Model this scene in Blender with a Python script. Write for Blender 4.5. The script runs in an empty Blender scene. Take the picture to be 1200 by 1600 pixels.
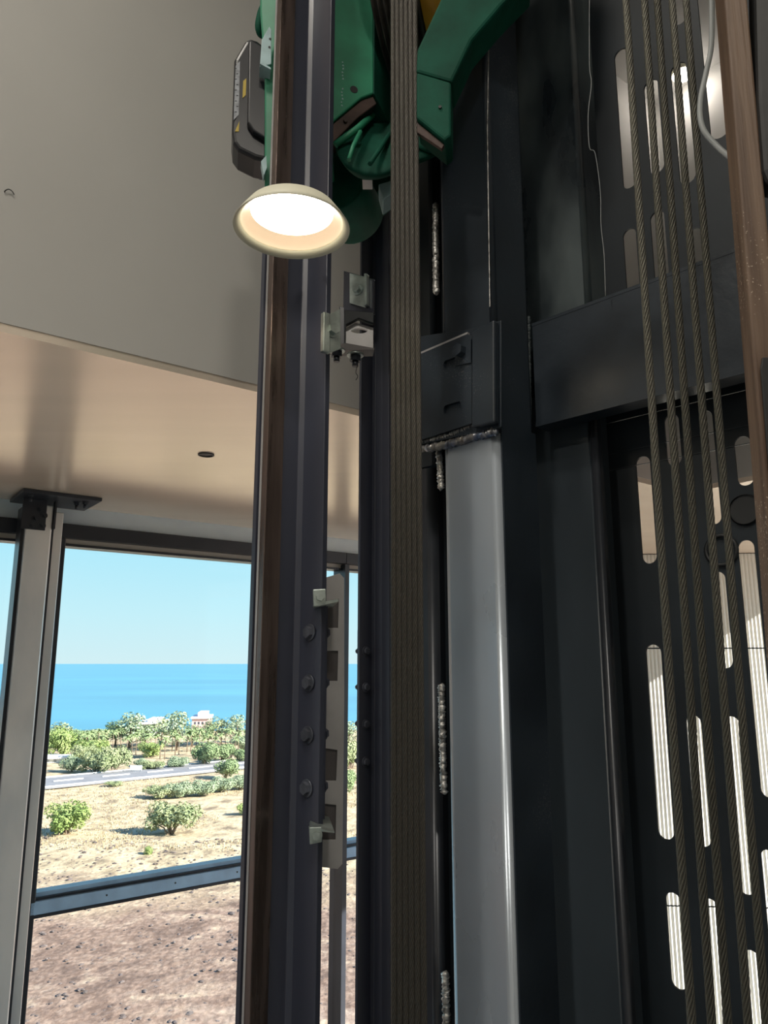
import bpy, bmesh, math, random
from mathutils import Vector, Matrix, noise
from mathutils.geometry import tessellate_polygon
random.seed(7)
PI = math.pi
C = bpy.context.scene.collection

# ------------------------------------------------------------------ camera, world, sun, exposure
F = 1177.0
PITCH = math.atan(237.0 / F)
cp, sp = math.cos(PITCH), math.sin(PITCH)
cd = bpy.data.cameras.new('camera'); cam = bpy.data.objects.new('camera', cd); C.objects.link(cam)
cam.location = (0, 0, 0); cam.rotation_euler = (PI / 2 + PITCH, 0, 0)
cd.sensor_fit = 'VERTICAL'; cd.sensor_height = 36.0; cd.lens = F / 1600 * 36.0
cd.clip_start = 0.02; cd.clip_end = 60000
S = bpy.context.scene; S.camera = cam
S.view_settings.view_transform = 'Standard'; S.view_settings.look = 'None'
S.view_settings.gamma = 1.0; S.view_settings.use_curve_mapping = False
S.view_settings.exposure = 1.5
S.cycles.max_bounces = 8; S.cycles.diffuse_bounces = 5; S.cycles.glossy_bounces = 4
S.cycles.transparent_max_bounces = 16; S.cycles.sample_clamp_indirect = 6.0
S.cycles.caustics_reflective = False; S.cycles.caustics_refractive = False

w = bpy.data.worlds.new('world'); S.world = w; w.use_nodes = True
nt = w.node_tree; nt.nodes.clear()
tc = nt.nodes.new('ShaderNodeTexCoord'); sx = nt.nodes.new('ShaderNodeSeparateXYZ')
rmp = nt.nodes.new('ShaderNodeValToRGB'); bg = nt.nodes.new('ShaderNodeBackground'); out = nt.nodes.new('ShaderNodeOutputWorld')
nt.links.new(tc.outputs['Generated'], sx.inputs[0]); nt.links.new(sx.outputs['Z'], rmp.inputs[0])
nt.links.new(rmp.outputs[0], bg.inputs[0]); nt.links.new(bg.outputs[0], out.inputs[0])
cr = rmp.color_ramp
cr.elements[0].position = 0.0; cr.elements[0].color = (0.25, 0.325, 0.345, 1)
cr.elements[1].position = 1.0; cr.elements[1].color = (0.05, 0.12, 0.30, 1)
for p_, c_ in ((0.06, (0.215, 0.325, 0.36, 1)), (0.18, (0.145, 0.30, 0.37, 1)), (0.45, (0.09, 0.20, 0.36, 1))):
    e_ = cr.elements.new(p_); e_.color = c_
bg.inputs[1].default_value = 1.0

SUN_DIR = Vector((0.86, -0.30, 0.52)).normalized()
sd = bpy.data.lights.new('sun', 'SUN'); sun = bpy.data.objects.new('sun', sd); C.objects.link(sun)
sd.energy = 5.6; sd.angle = 0.009; sd.color = (1.0, 0.94, 0.86)
sun.rotation_euler = SUN_DIR.to_track_quat('Z', 'Y').to_euler(); sun.location = (20, -10, 20)

# unseen fill lights added to brighten the hall, placed like ceiling lamps
for i_, (x_, y_, e_) in enumerate(((-1.9, -1.2, 13), (0.3, -1.6, 12), (-0.6, 0.2, 6))):
    ld = bpy.data.lights.new('hall_fill', 'AREA'); lo = bpy.data.objects.new('hall_fill', ld); C.objects.link(lo)
    ld.shape = 'DISK'; ld.size = 0.35; ld.energy = e_; ld.color = (1, 0.93, 0.82); lo.location = (x_, y_, 2.58)

# ------------------------------------------------------------------ helpers
def ray(px, py):
    r = (px - 600) / F; u = (800 - py) / F
    return Vector((r, cp - u * sp, sp + u * cp))
def at(px, py, Y):
    d = ray(px, py); return d * (Y / d.y)
def on_plane(px, py, P, n):
    d = ray(px, py); n = Vector(n); return d * (Vector(P).dot(n) / d.dot(n))
def ground_at(px, py, z=-12.0):
    d = ray(px, py); return d * (z / d.z)

class Fr:
    """vertical plane: origin O, horizontal axis a, normal n pointing away from the camera"""
    def __init__(s, O, ang):            # ang: direction of the a axis in plan, degrees
        s.O = Vector((O[0], O[1], 0)); r = math.radians(ang)
        s.a = Vector((math.cos(r), math.sin(r), 0)); s.n = Vector((-math.sin(r), math.cos(r), 0))
    def p(s, px, py):
        P = on_plane(px, py, s.O, s.n); return ((P - s.O).dot(s.a), P.z)
    def w(s, a, z, d=0): return s.O + s.a * a + Vector((0, 0, z)) + s.n * d
    def back(s, d): f = Fr.__new__(Fr); f.O = s.O + s.n * d; f.a = s.a; f.n = s.n; return f

def link(name, me, m=None, parent=None):
    o = bpy.data.objects.new(name, me); C.objects.link(o)
    if m is not None and me is not None: me.materials.append(m)
    if parent: o.parent = parent
    return o
def rel(o, parent):
    """keep world coordinates while sitting under a parent that has a location"""
    o.parent = parent; o.matrix_parent_inverse = Matrix.Translation(-parent.location); return o
def obj(name, bm, m, parent=None, smooth=False, bevel=0, seg=2):
    me = bpy.data.meshes.new(name)
    if smooth:
        for f_ in bm.faces: f_.smooth = True
    bm.to_mesh(me); bm.free()
    o = bpy.data.objects.new(name, me); C.objects.link(o); me.materials.append(m)
    if parent is not None: rel(o, parent)
    if bevel:
        b = o.modifiers.new('bevel', 'BEVEL'); b.width = bevel; b.segments = seg; b.limit_method = 'ANGLE'; b.angle_limit = 0.7
    return o
def tag(o, label=None, cat=None, group=None, kind=None):
    if label: o['label'] = label
    if cat: o['category'] = cat
    if group: o['group'] = group
    if kind: o['kind'] = kind
    return o
def thing(name, loc, label, cat, group=None):
    o = bpy.data.objects.new(name, None); C.objects.link(o); o.location = loc; o.empty_display_size = 0.05
    return tag(o, label, cat, group)

def add_prism(bm, loops, fr, d0, d1):
    """loops: outer outline and holes as (a, z) lists, extruded from d0 to d1 along the plane normal"""
    vs = [[Vector((x, y, 0)) for x, y in L] for L in loops]
    tris = tessellate_polygon(vs)
    flat = [q for L in loops for q in L]
    A = [bm.verts.new(fr.w(x, y, d0)) for x, y in flat]; B = [bm.verts.new(fr.w(x, y, d1)) for x, y in flat]
    for t in tris:
        for V in (A, B[:]):
            try: bm.faces.new([V[i] for i in t])
            except ValueError: pass
    k = 0
    for L in loops:
        n = len(L)
        for i in range(n):
            j = (i + 1) % n
            bm.faces.new([A[k + i], A[k + j], B[k + j], B[k + i]])
        k += n
    bmesh.ops.recalc_face_normals(bm, faces=bm.faces[:])
    return bm
def prism(loops, fr, d0, d1): 
    bm = bmesh.new(); add_prism(bm, loops, fr, d0, d1); 
    bmesh.ops.dissolve_limit(bm, angle_limit=0.01, verts=bm.verts[:], edges=bm.edges[:])
    return bm
def pxl(fr, pts): return [fr.p(x, y) for x, y in pts]
def column(bm, plan, z0, z1):
    A = [bm.verts.new((x, y, z0)) for x, y in plan]; B = [bm.verts.new((x, y, z1)) for x, y in plan]
    n = len(plan)
    for i in range(n): bm.faces.new([A[i], A[(i + 1) % n], B[(i + 1) % n], B[i]])
    bm.faces.new(A[::-1]); bm.faces.new(B)
    bmesh.ops.recalc_face_normals(bm, faces=bm.faces[:]); return bm
def col(plan, z0, z1): return column(bmesh.new(), plan, z0, z1)
def box(bm, fr, a0, a1, z0, z1, d0, d1):
    vs = [bm.verts.new(fr.w(a, z, d)) for a in (a0, a1) for z in (z0, z1) for d in (d0, d1)]
    for q in ((0, 1, 3, 2), (4, 6, 7, 5), (0, 4, 5, 1), (2, 3, 7, 6), (0, 2, 6, 4), (1, 5, 7, 3)):
        bm.faces.new([vs[i] for i in q])
    bmesh.ops.recalc_face_normals(bm, faces=bm.faces[:]); return bm
def bx(fr, *a): return box(bmesh.new(), fr, *a)
def cyl(bm, P, Q, r0, r1=None, n=24, caps=True):
    P = Vector(P); Q = Vector(Q); r1 = r0 if r1 is None else r1
    z = (Q - P).normalized(); x = z.orthogonal().normalized(); y = z.cross(x)
    A = []; B = []
    for i in range(n):
        t = 2 * PI * i / n; d = x * math.cos(t) + y * math.sin(t)
        A.append(bm.verts.new(P + d * r0)); B.append(bm.verts.new(Q + d * r1))
    for i in range(n):
        f_ = bm.faces.new([A[i], A[(i + 1) % n], B[(i + 1) % n], B[i]]); f_.smooth = n > 8
    if caps: bm.faces.new(A[::-1]); bm.faces.new(B)
    return bm
def hexbolt(bm, P, n, r, h=None, washer=True, shank=0):
    P = Vector(P); n = Vector(n).normalized(); h = h or r * 0.8
    if washer: cyl(bm, P, P + n * r * 0.22, r * 1.35, n=24)
    cyl(bm, P + n * r * 0.2, P + n * (r * 0.2 + h), r, r * 0.97, n=6)
    if shank: cyl(bm, P + n * h, P + n * (h + shank), r * 0.55, n=14)
    return bm
def tube(bm, pts, r, n=10):
    pts = [Vector(p) for p in pts]; rings = []
    up = None
    for i, p in enumerate(pts):
        t = (pts[min(i + 1, len(pts) - 1)] - pts[max(i - 1, 0)]).normalized()
        x = t.orthogonal().normalized() if up is None else (up - t * up.dot(t)).normalized(); up = x
        y = t.cross(x); rr = r[i] if isinstance(r, list) else r
        rings.append([bm.verts.new(p + (x * math.cos(2 * PI * k / n) + y * math.sin(2 * PI * k / n)) * rr) for k in range(n)])
    for a, b in zip(rings, rings[1:]):
        for k in range(n):
            f_ = bm.faces.new([a[k], a[(k + 1) % n], b[(k + 1) % n], b[k]]); f_.smooth = True
    bm.faces.new(rings[0][::-1]); bm.faces.new(rings[-1]); return bm
def spline(P, k=8):
    P = [Vector(p) for p in P]; o_ = []
    for i in range(len(P) - 1):
        a = P[max(i - 1, 0)]; b = P[i]; c = P[i + 1]; d = P[min(i + 2, len(P) - 1)]
        for j in range(k):
            t = j / k
            o_.append(0.5 * ((2 * b) + (c - a) * t + (2 * a - 5 * b + 4 * c - d) * t * t + (3 * b - a - 3 * c + d) * t ** 3))
    return o_ + [P[-1]]
def rrect(x0, x1, y0, y1, r, n=6):
    o_ = []
    for cx, cy, s in ((x1 - r, y1 - r, 0), (x0 + r, y1 - r, 1), (x0 + r, y0 + r, 2), (x1 - r, y0 + r, 3)):
        for i in range(n + 1):
            t = PI / 2 * (s + i / n); o_.append((cx + r * math.cos(t), cy + r * math.sin(t)))
    return o_
def circ(cx, cy, r, n=24): return [(cx + r * math.cos(2 * PI * i / n), cy + r * math.sin(2 * PI * i / n)) for i in range(n)]
def lathe(bm, prof, M, n=48):
    rings = []
    for r, z in prof: rings.append([bm.verts.new(M @ Vector((r * math.cos(2 * PI * k / n), r * math.sin(2 * PI * k / n), z))) for k in range(n)])
    for a, b in zip(rings, rings[1:]):
        for k in range(n):
            f_ = bm.faces.new([a[k], a[(k + 1) % n], b[(k + 1) % n], b[k]]); f_.smooth = True
    return bm

# ------------------------------------------------------------------ materials
def mat(name, col_, rough=0.5, metal=0.0, var=0.0, vscale=8.0, bump=0.0, bscale=60.0, stretch=(1, 1, 1), spec=0.5, rvar=0.0, col2=None, speck=0.0, speck_col=(0.10, 0.105, 0.11)):
    m = bpy.data.materials.new(name); m.use_nodes = True; t = m.node_tree; N = t.nodes; b = N['Principled BSDF']
    b.inputs['Roughness'].default_value = rough; b.inputs['Metallic'].default_value = metal
    b.inputs['Specular IOR Level'].default_value = spec
    b.inputs['Base Color'].default_value = (*col_, 1)
    co = N.new('ShaderNodeTexCoord'); mp = N.new('ShaderNodeMapping'); mp.inputs['Scale'].default_value = stretch
    t.links.new(co.outputs['Object'], mp.inputs[0])
    last = None
    if var or col2:
        n_ = N.new('ShaderNodeTexNoise'); n_.inputs['Scale'].default_value = vscale; n_.inputs['Detail'].default_value = 6
        t.links.new(mp.outputs[0], n_.inputs['Vector'])
        r_ = N.new('ShaderNodeValToRGB'); r_.color_ramp.elements[0].position = 0.35; r_.color_ramp.elements[1].position = 0.65
        c2 = col2 or tuple(min(1, c * (1 + var)) for c in col_); c1 = col_ if col2 else tuple(c * (1 - var) for c in col_)
        r_.color_ramp.elements[0].color = (*c1, 1); r_.color_ramp.elements[1].color = (*c2, 1)
        t.links.new(n_.outputs['Fac'], r_.inputs[0]); last = r_.outputs[0]
        if rvar:
            mr = N.new('ShaderNodeMapRange'); mr.inputs['From Min'].default_value = 0.35; mr.inputs['From Max'].default_value = 0.65
            mr.inputs['To Min'].default_value = max(0.02, rough - rvar); mr.inputs['To Max'].default_value = rough + rvar
            t.links.new(n_.outputs['Fac'], mr.inputs[0]); t.links.new(mr.outputs[0], b.inputs['Roughness'])
    if speck:
        v_ = N.new('ShaderNodeTexNoise'); v_.inputs['Scale'].default_value = 420; v_.inputs['Detail'].default_value = 2
        t.links.new(co.outputs['Object'], v_.inputs['Vector'])
        v2 = N.new('ShaderNodeTexNoise'); v2.inputs['Scale'].default_value = 5
        t.links.new(co.outputs['Object'], v2.inputs['Vector'])
        ad = N.new('ShaderNodeMath'); ad.operation = 'MULTIPLY'; t.links.new(v_.outputs['Fac'], ad.inputs[0]); t.links.new(v2.outputs['Fac'], ad.inputs[1])
        rr = N.new('ShaderNodeValToRGB'); rr.color_ramp.elements[0].position = 0.42 - 0.1 * speck; rr.color_ramp.elements[1].position = 0.47 - 0.1 * speck
        t.links.new(ad.outputs[0], rr.inputs[0])
        mx = N.new('ShaderNodeMixRGB'); mx.inputs[2].default_value = (*speck_col, 1)
        t.links.new(rr.outputs[0], mx.inputs[0])
        if last: t.links.new(last, mx.inputs[1])
        else: mx.inputs[1].default_value = (*col_, 1)
        last = mx.outputs[0]
    if last: t.links.new(last, b.inputs['Base Color'])
    if bump:
        n2 = N.new('ShaderNodeTexNoise'); n2.inputs['Scale'].default_value = bscale; n2.inputs['Detail'].default_value = 4
        t.links.new(mp.outputs[0], n2.inputs['Vector'])
        bp = N.new('ShaderNodeBump'); bp.inputs['Strength'].default_value = bump; bp.inputs['Distance'].default_value = 0.002
        t.links.new(n2.outputs['Fac'], bp.inputs['Height']); t.links.new(bp.outputs[0], b.inputs['Normal'])
    return m
def emit(name, c, s):
    m = bpy.data.materials.new(name); m.use_nodes = True; b = m.node_tree.nodes['Principled BSDF']
    b.inputs['Base Color'].default_value = (*c, 1); b.inputs['Emission Color'].default_value = (*c, 1); b.inputs['Emission Strength'].default_value = s
    return m
M = {}
M['rail'] = mat('black_rail_steel', (0.036, 0.040, 0.060), 0.33, 0.0, var=0.3, vscale=3, stretch=(1, 1, 0.15), bump=0.12, bscale=50, rvar=0.08, spec=0.6)
M['bolt'] = mat('worn_bolt_steel', (0.12, 0.13, 0.16), 0.35, 0.5, var=0.3, vscale=40)
M['grease'] = mat('dark_grease', (0.012, 0.011, 0.009), 0.6)
M['blade'] = mat('machined_rail_blade', (0.17, 0.13, 0.115), 0.30, 0.85, var=0.3, vscale=10, stretch=(6, 6, 0.4), bump=0.15, bscale=120, rvar=0.1)
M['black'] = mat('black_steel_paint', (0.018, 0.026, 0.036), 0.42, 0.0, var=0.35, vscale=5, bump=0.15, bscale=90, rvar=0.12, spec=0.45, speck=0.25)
M['smear'] = mat('smeared_black_paint', (0.012, 0.017, 0.022), 0.36, 0.0, col2=(0.075, 0.095, 0.10), vscale=6, stretch=(1.4, 1.4, 0.55), bump=0.25, bscale=40, rvar=0.12, spec=0.5, speck=0.2)
M['matte'] = mat('matte_black_panel', (0.012, 0.017, 0.022), 0.5, 0.0, var=0.3, vscale=4, bump=0.08, bscale=80, spec=0.35)
M['wide'] = mat('wide_column_paint', (0.036, 0.047, 0.058), 0.4, 0.0, var=0.25, vscale=4, stretch=(1, 1, 0.4), bump=0.1, bscale=60, rvar=0.1)
M['silver'] = mat('grey_polished_column', (0.44, 0.49, 0.55), 0.30, 0.45, var=0.10, vscale=4, stretch=(1, 1, 0.4), bump=0.05, bscale=120, rvar=0.05)
M['tube'] = mat('dark_tube', (0.03, 0.034, 0.042), 0.3, 0.3, var=0.2, spec=0.6)
M['weld'] = mat('weld_bead', (0.48, 0.47, 0.45), 0.4, 0.7, var=0.5, vscale=60, bump=0.6, bscale=200)
M['bluew'] = mat('heat_blue_weld', (0.13, 0.18, 0.30), 0.35, 0.7, col2=(0.50, 0.46, 0.40), vscale=50, bump=0.6, bscale=160)
M['rope'] = mat('steel_rope', (0.078, 0.072, 0.062), 0.38, 0.6, var=0.35, vscale=40, bump=0.2, bscale=300)
M['rope2'] = mat('greased_steel_rope', (0.13, 0.125, 0.10), 0.42, 0.6, var=0.35, vscale=40, bump=0.2, bscale=300)
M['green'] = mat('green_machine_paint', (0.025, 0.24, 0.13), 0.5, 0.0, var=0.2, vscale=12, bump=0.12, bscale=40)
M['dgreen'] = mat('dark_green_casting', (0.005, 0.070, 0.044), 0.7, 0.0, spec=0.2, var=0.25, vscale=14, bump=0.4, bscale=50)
M['brown'] = mat('rusty_brown_steel', (0.06, 0.035, 0.028), 0.6, 0.2, var=0.4, vscale=30, bump=0.3)
M['yellow'] = mat('yellow_sheave', (0.55, 0.29, 0.02), 0.4, 0.0, var=0.15, vscale=14)
M['groove'] = mat('worn_groove_steel', (0.05, 0.045, 0.04), 0.4, 0.7, var=0.3, vscale=40)
M['plastic'] = mat('black_plastic_case', (0.012, 0.013, 0.017), 0.33, 0.0, var=0.1, bump=0.05, bscale=300)
M['navy'] = mat('dark_blue_connector', (0.03, 0.035, 0.07), 0.4)
M['zinc'] = mat('galvanised_steel', (0.42, 0.48, 0.46), 0.35, 0.8, var=0.25, vscale=30, bump=0.1)
M['zincb'] = mat('pale_blue_bracket', (0.36, 0.50, 0.52), 0.5, 0.1, var=0.15, vscale=30)
M['alu'] = mat('brushed_aluminium_plate', (0.42, 0.41, 0.41), 0.45, 0.35, var=0.12, vscale=12, bump=0.1)
M['plate_dark'] = mat('dark_grey_bracket', (0.10, 0.09, 0.09), 0.5, 0.2, var=0.15)
M['label'] = mat('grey_label', (0.28, 0.30, 0.33), 0.5, var=0.3, vscale=90)
M['yel'] = mat('yellow_label', (0.5, 0.36, 0.03), 0.5)
M['wall'] = mat('matt_grey_plaster', (0.52, 0.51, 0.485), 0.75, 0.0, var=0.04, vscale=1.4, bump=0.05, bscale=30)
M['soffit'] = mat('satin_cream_soffit', (0.97, 0.84, 0.70), 0.22, 0.40, var=0.03, vscale=2, stretch=(0.4, 3, 1), bump=0.05, bscale=5)
M['trimw'] = mat('pale_bulkhead', (0.78, 0.90, 1.0), 0.5, 0.0, var=0.03)
M['frame'] = mat('dark_window_frame', (0.03, 0.036, 0.048), 0.35, 0.2, var=0.15, vscale=4, spec=0.6)
M['reveal'] = mat('pale_window_reveal', (0.62, 0.58, 0.52), 0.5)
M['transom'] = mat('sky_tinted_transom', (0.42, 0.64, 0.92), 0.3, 0.0, var=0.12, vscale=10)  # blue base puts the sky's reflection into the colour
M['post'] = mat('satin_post', (0.86, 0.93, 0.98), 0.20, 0.35, var=0.15, vscale=5, stretch=(1, 1, 0.4), bump=0.05)
M['floor'] = mat('grey_floor', (0.35, 0.33, 0.30), 0.5, var=0.1)
M['rib'] = mat('ribbed_white_cladding', (0.80, 0.79, 0.72), 0.5, 0.0, var=0.05, vscale=1.5)
M['wood'] = mat('brown_wood', (0.09, 0.05, 0.03), 0.55, 0.0, col2=(0.18, 0.115, 0.075), vscale=14, stretch=(6, 6, 0.35), bump=0.3, bscale=50, speck=0.02, speck_col=(0.5, 0.4, 0.3))
M['rubber'] = mat('black_rubber', (0.01, 0.011, 0.012), 0.5, bump=0.3, bscale=40)
M['cable'] = mat('grey_cable', (0.36, 0.38, 0.38), 0.5)
M['lamp_rim'] = mat('cream_lamp_rim', (0.80, 0.78, 0.62), 0.5)
M['lamp_in'] = mat('white_lamp_reflector', (0.50, 0.40, 0.32), 0.4)
M['lamp_on'] = emit('reflected_lamp_glow', (1.0, 0.90, 0.70), 4.5)
M['spot_on'] = emit('spot_glow', (1.0, 0.93, 0.85), 12.0)
M['bark'] = mat('bark', (0.20, 0.15, 0.11), 0.9)
def leafmat(name, c, c2):  # leaf tones are paled in place of distance haze
    m = mat(name, c, 0.7, 0.0, col2=c2, vscale=1.3, spec=0.2); return m
M['leaf1'] = leafmat('leaf_green', (0.17, 0.25, 0.07), (0.36, 0.44, 0.17))
M['leaf2'] = leafmat('leaf_olive', (0.20, 0.25, 0.12), (0.38, 0.42, 0.23))
M['leaf3'] = leafmat('leaf_grey_green', (0.22, 0.29, 0.17), (0.38, 0.45, 0.30))
M['leafd'] = leafmat('leaf_dark', (0.13, 0.20, 0.09), (0.27, 0.35, 0.17))
M['palm'] = leafmat('palm_green', (0.20, 0.28, 0.12), (0.36, 0.44, 0.22))
M['asphalt'] = mat('asphalt', (0.21, 0.21, 0.22), 0.85, var=0.1, vscale=0.5)
M['paint'] = mat('road_paint', (0.75, 0.75, 0.72), 0.7)
M['rock'] = mat('stone', (0.12, 0.095, 0.085), 0.9, var=0.3, vscale=2)
M['bwhite'] = mat('white_render', (0.72, 0.72, 0.72), 0.7); M['bpink'] = mat('pink_render', (0.68, 0.44, 0.42), 0.7)
M['bglass'] = mat('dark_house_window', (0.06, 0.08, 0.10), 0.2)

def glass():
    m = bpy.data.materials.new('window_glass'); m.use_nodes = True; t = m.node_tree; t.nodes.clear()
    o_ = t.nodes.new('ShaderNodeOutputMaterial'); mx = t.nodes.new('ShaderNodeMixShader'); tr = t.nodes.new('ShaderNodeBsdfTransparent')
    gl = t.nodes.new('ShaderNodeBsdfGlossy'); fr_ = t.nodes.new('ShaderNodeFresnel'); fr_.inputs[0].default_value = 1.25
    gl.inputs['Roughness'].default_value = 0.02; tr.inputs[0].default_value = (0.97, 0.985, 0.98, 1)
    t.links.new(fr_.outputs[0], mx.inputs[0]); t.links.new(tr.outputs[0], mx.inputs[1]); t.links.new(gl.outputs[0], mx.inputs[2]); t.links.new(mx.outputs[0], o_.inputs[0])
    return m
M['glass'] = glass()

def ground_mat():
    m = bpy.data.materials.new('dry_land'); m.use_nodes = True; t = m.node_tree; N = t.nodes; L = t.links; b = N['Principled BSDF']
    b.inputs['Roughness'].default_value = 0.95; b.inputs['Specular IOR Level'].default_value = 0.1
    co = N.new('ShaderNodeTexCoord'); se = N.new('ShaderNodeSeparateXYZ'); L.new(co.outputs['Object'], se.inputs[0])
    def noise_(sc, det=6, st=(1, 1, 1), dist=0.0):
        mp = N.new('ShaderNodeMapping'); mp.inputs['Scale'].default_value = st; L.new(co.outputs['Object'], mp.inputs[0])
        n_ = N.new('ShaderNodeTexNoise'); n_.inputs['Scale'].default_value = sc; n_.inputs['Detail'].default_value = det; n_.inputs['Distortion'].default_value = dist
        L.new(mp.outputs[0], n_.inputs['Vector']); return n_.outputs['Fac']
    def ramp(src, stops):
        r = N.new('ShaderNodeValToRGB'); e = r.color_ramp.elements
        e[0].position, e[0].color = stops[0][0], (*stops[0][1], 1); e[1].position, e[1].color = stops[-1][0], (*stops[-1][1], 1)
        for p, c in stops[1:-1]: q = e.new(p); q.color = (*c, 1)
        L.new(src, r.inputs[0]); return r.outputs[0]
    def mixc(f_, a, b_):
        x = N.new('ShaderNodeMixRGB'); L.new(f_, x.inputs[0]); L.new(a, x.inputs[1]); L.new(b_, x.inputs[2]); return x.outputs[0]
    dirt = ramp(noise_(0.45, 10, (0.8, 1.1, 1), 1.6), [(0.30, (0.17, 0.12, 0.095)), (0.46, (0.27, 0.19, 0.145)), (0.58, (0.34, 0.25, 0.19)), (0.72, (0.46, 0.36, 0.26))])
    fine = ramp(noise_(5.0, 9, (1, 0.7, 1)), [(0.42, (0.60, 0.57, 0.56)), (0.62, (1, 1, 1))])
    mul = N.new('ShaderNodeMixRGB'); mul.blend_type = 'MULTIPLY'; mul.inputs[0].default_value = 0.8; L.new(dirt, mul.inputs[1]); L.new(fine, mul.inputs[2])
    grass = ramp(noise_(0.9, 10, (0.8, 0.7, 1), 0.3), [(0.32, (0.24, 0.19, 0.13)), (0.45, (0.46, 0.37, 0.24)), (0.60, (0.62, 0.50, 0.33)), (0.72, (0.36, 0.34, 0.22))])
    g2 = N.new('ShaderNodeMixRGB'); g2.blend_type = 'MULTIPLY'; g2.inputs[0].default_value = 0.5; L.new(grass, g2.inputs[1]); L.new(fine, g2.inputs[2])
    ad = N.new('ShaderNodeMath'); ad.operation = 'MULTIPLY_ADD'; L.new(noise_(0.12, 5), ad.inputs[0]); ad.inputs[1].default_value = 22.0; L.new(se.outputs['Y'], ad.inputs[2])
    mr = N.new('ShaderNodeMapRange'); mr.inputs['From Min'].default_value = 51; mr.inputs['From Max'].default_value = 57; L.new(ad.outputs[0], mr.inputs[0])
    fin = mixc(mr.outputs[0], mul.outputs[0], g2.outputs[0])
    L.new(fin, b.inputs['Base Color'])
    bp = N.new('ShaderNodeBump'); bp.inputs['Strength'].default_value = 0.55; bp.inputs['Distance'].default_value = 0.2
    L.new(noise_(2.2, 10, (1, 0.9, 1)), bp.inputs['Height']); L.new(bp.outputs[0], b.inputs['Normal'])
    return m
M['ground'] = ground_mat()
M['sea'] = mat('pale_blue_sea', (0.075, 0.26, 0.36), 0.35, 0.0, var=0.10, vscale=0.02, stretch=(0.3, 1, 1), spec=0.5)

# ------------------------------------------------------------------ SETTING: the hall
H = 0.716            # soffit height above the eye
ZC = 2.62            # high ceiling
ZF = -2.8
WA = math.degrees(math.atan2(0.6, 0.8))
W = Fr((-1.24, 3.6), WA)                     # window wall plane
B = Fr((-0.618, 1.71), WA)                   # grey bulkhead above the soffit
def st(name, bm, m, parent=None, **k):
    o = obj(name, bm, m, parent, **k)
    if parent is None: o['kind'] = 'structure'
    return o
ACORN = B.p(1043, 400)[0]                    # corner of the bulkhead
st('wall_front', bx(B, -7.5, ACORN, H + 0.02, ZC, 0.0, 0.12), M['wall'])
cw = B.w(ACORN, 0)
R2 = Fr((cw.x, cw.y), WA - 90)
st('wall_right', bx(R2, 0.0, 1.9, H + 0.02, ZC, 0.0, 0.12), M['wall'])
# far edge of the soffit follows the window wall, near edge the bulkhead
def plate(name, plan, z0, z1, m): return st(name, col(plan, z0, z1), m)
def xy(v): return (v.x, v.y)
e1 = R2.w(2.2, 0)
plate('ceiling_soffit', [xy(B.w(-7.5, 0, 0.003)), xy(B.w(ACORN + 0.003, 0, 0.003)), xy(R2.w(2.2, 0, 0.003)), (3.1, 1.6), (3.1, 7.0), xy(W.w(4.8, 0, 0.30)), xy(W.w(-8.0, 0, 0.30))], H, H + 0.02, M['soffit'])
plate('ceiling', [(-8.5, -4), (3.2, -4), (3.2, 7.2), (-8.5, 7.2)], ZC, ZC + 0.1, M['wall'])
plate('floor', [(-7.0, -4), (1.9, -4), (1.9, 2.6), (3.0, 7.0), xy(W.w(4.8, 0, 0.2)), xy(W.w(-8.0, 0, 0.2))], ZF - 0.1, ZF, M['floor'])
plate('wall_back', [(-8.5, -3.1), (2.0, -3.1), (2.0, -3.0), (-8.5, -3.0)], ZF, ZC, M['wall'])
plate('wall_sunblock', [(1.75, -3.0), (1.85, -3.0), (1.85, 2.35), (1.75, 2.35)], ZF, ZC, M['wall'])  # unseen wall, added to keep the sun off the shaft
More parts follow.
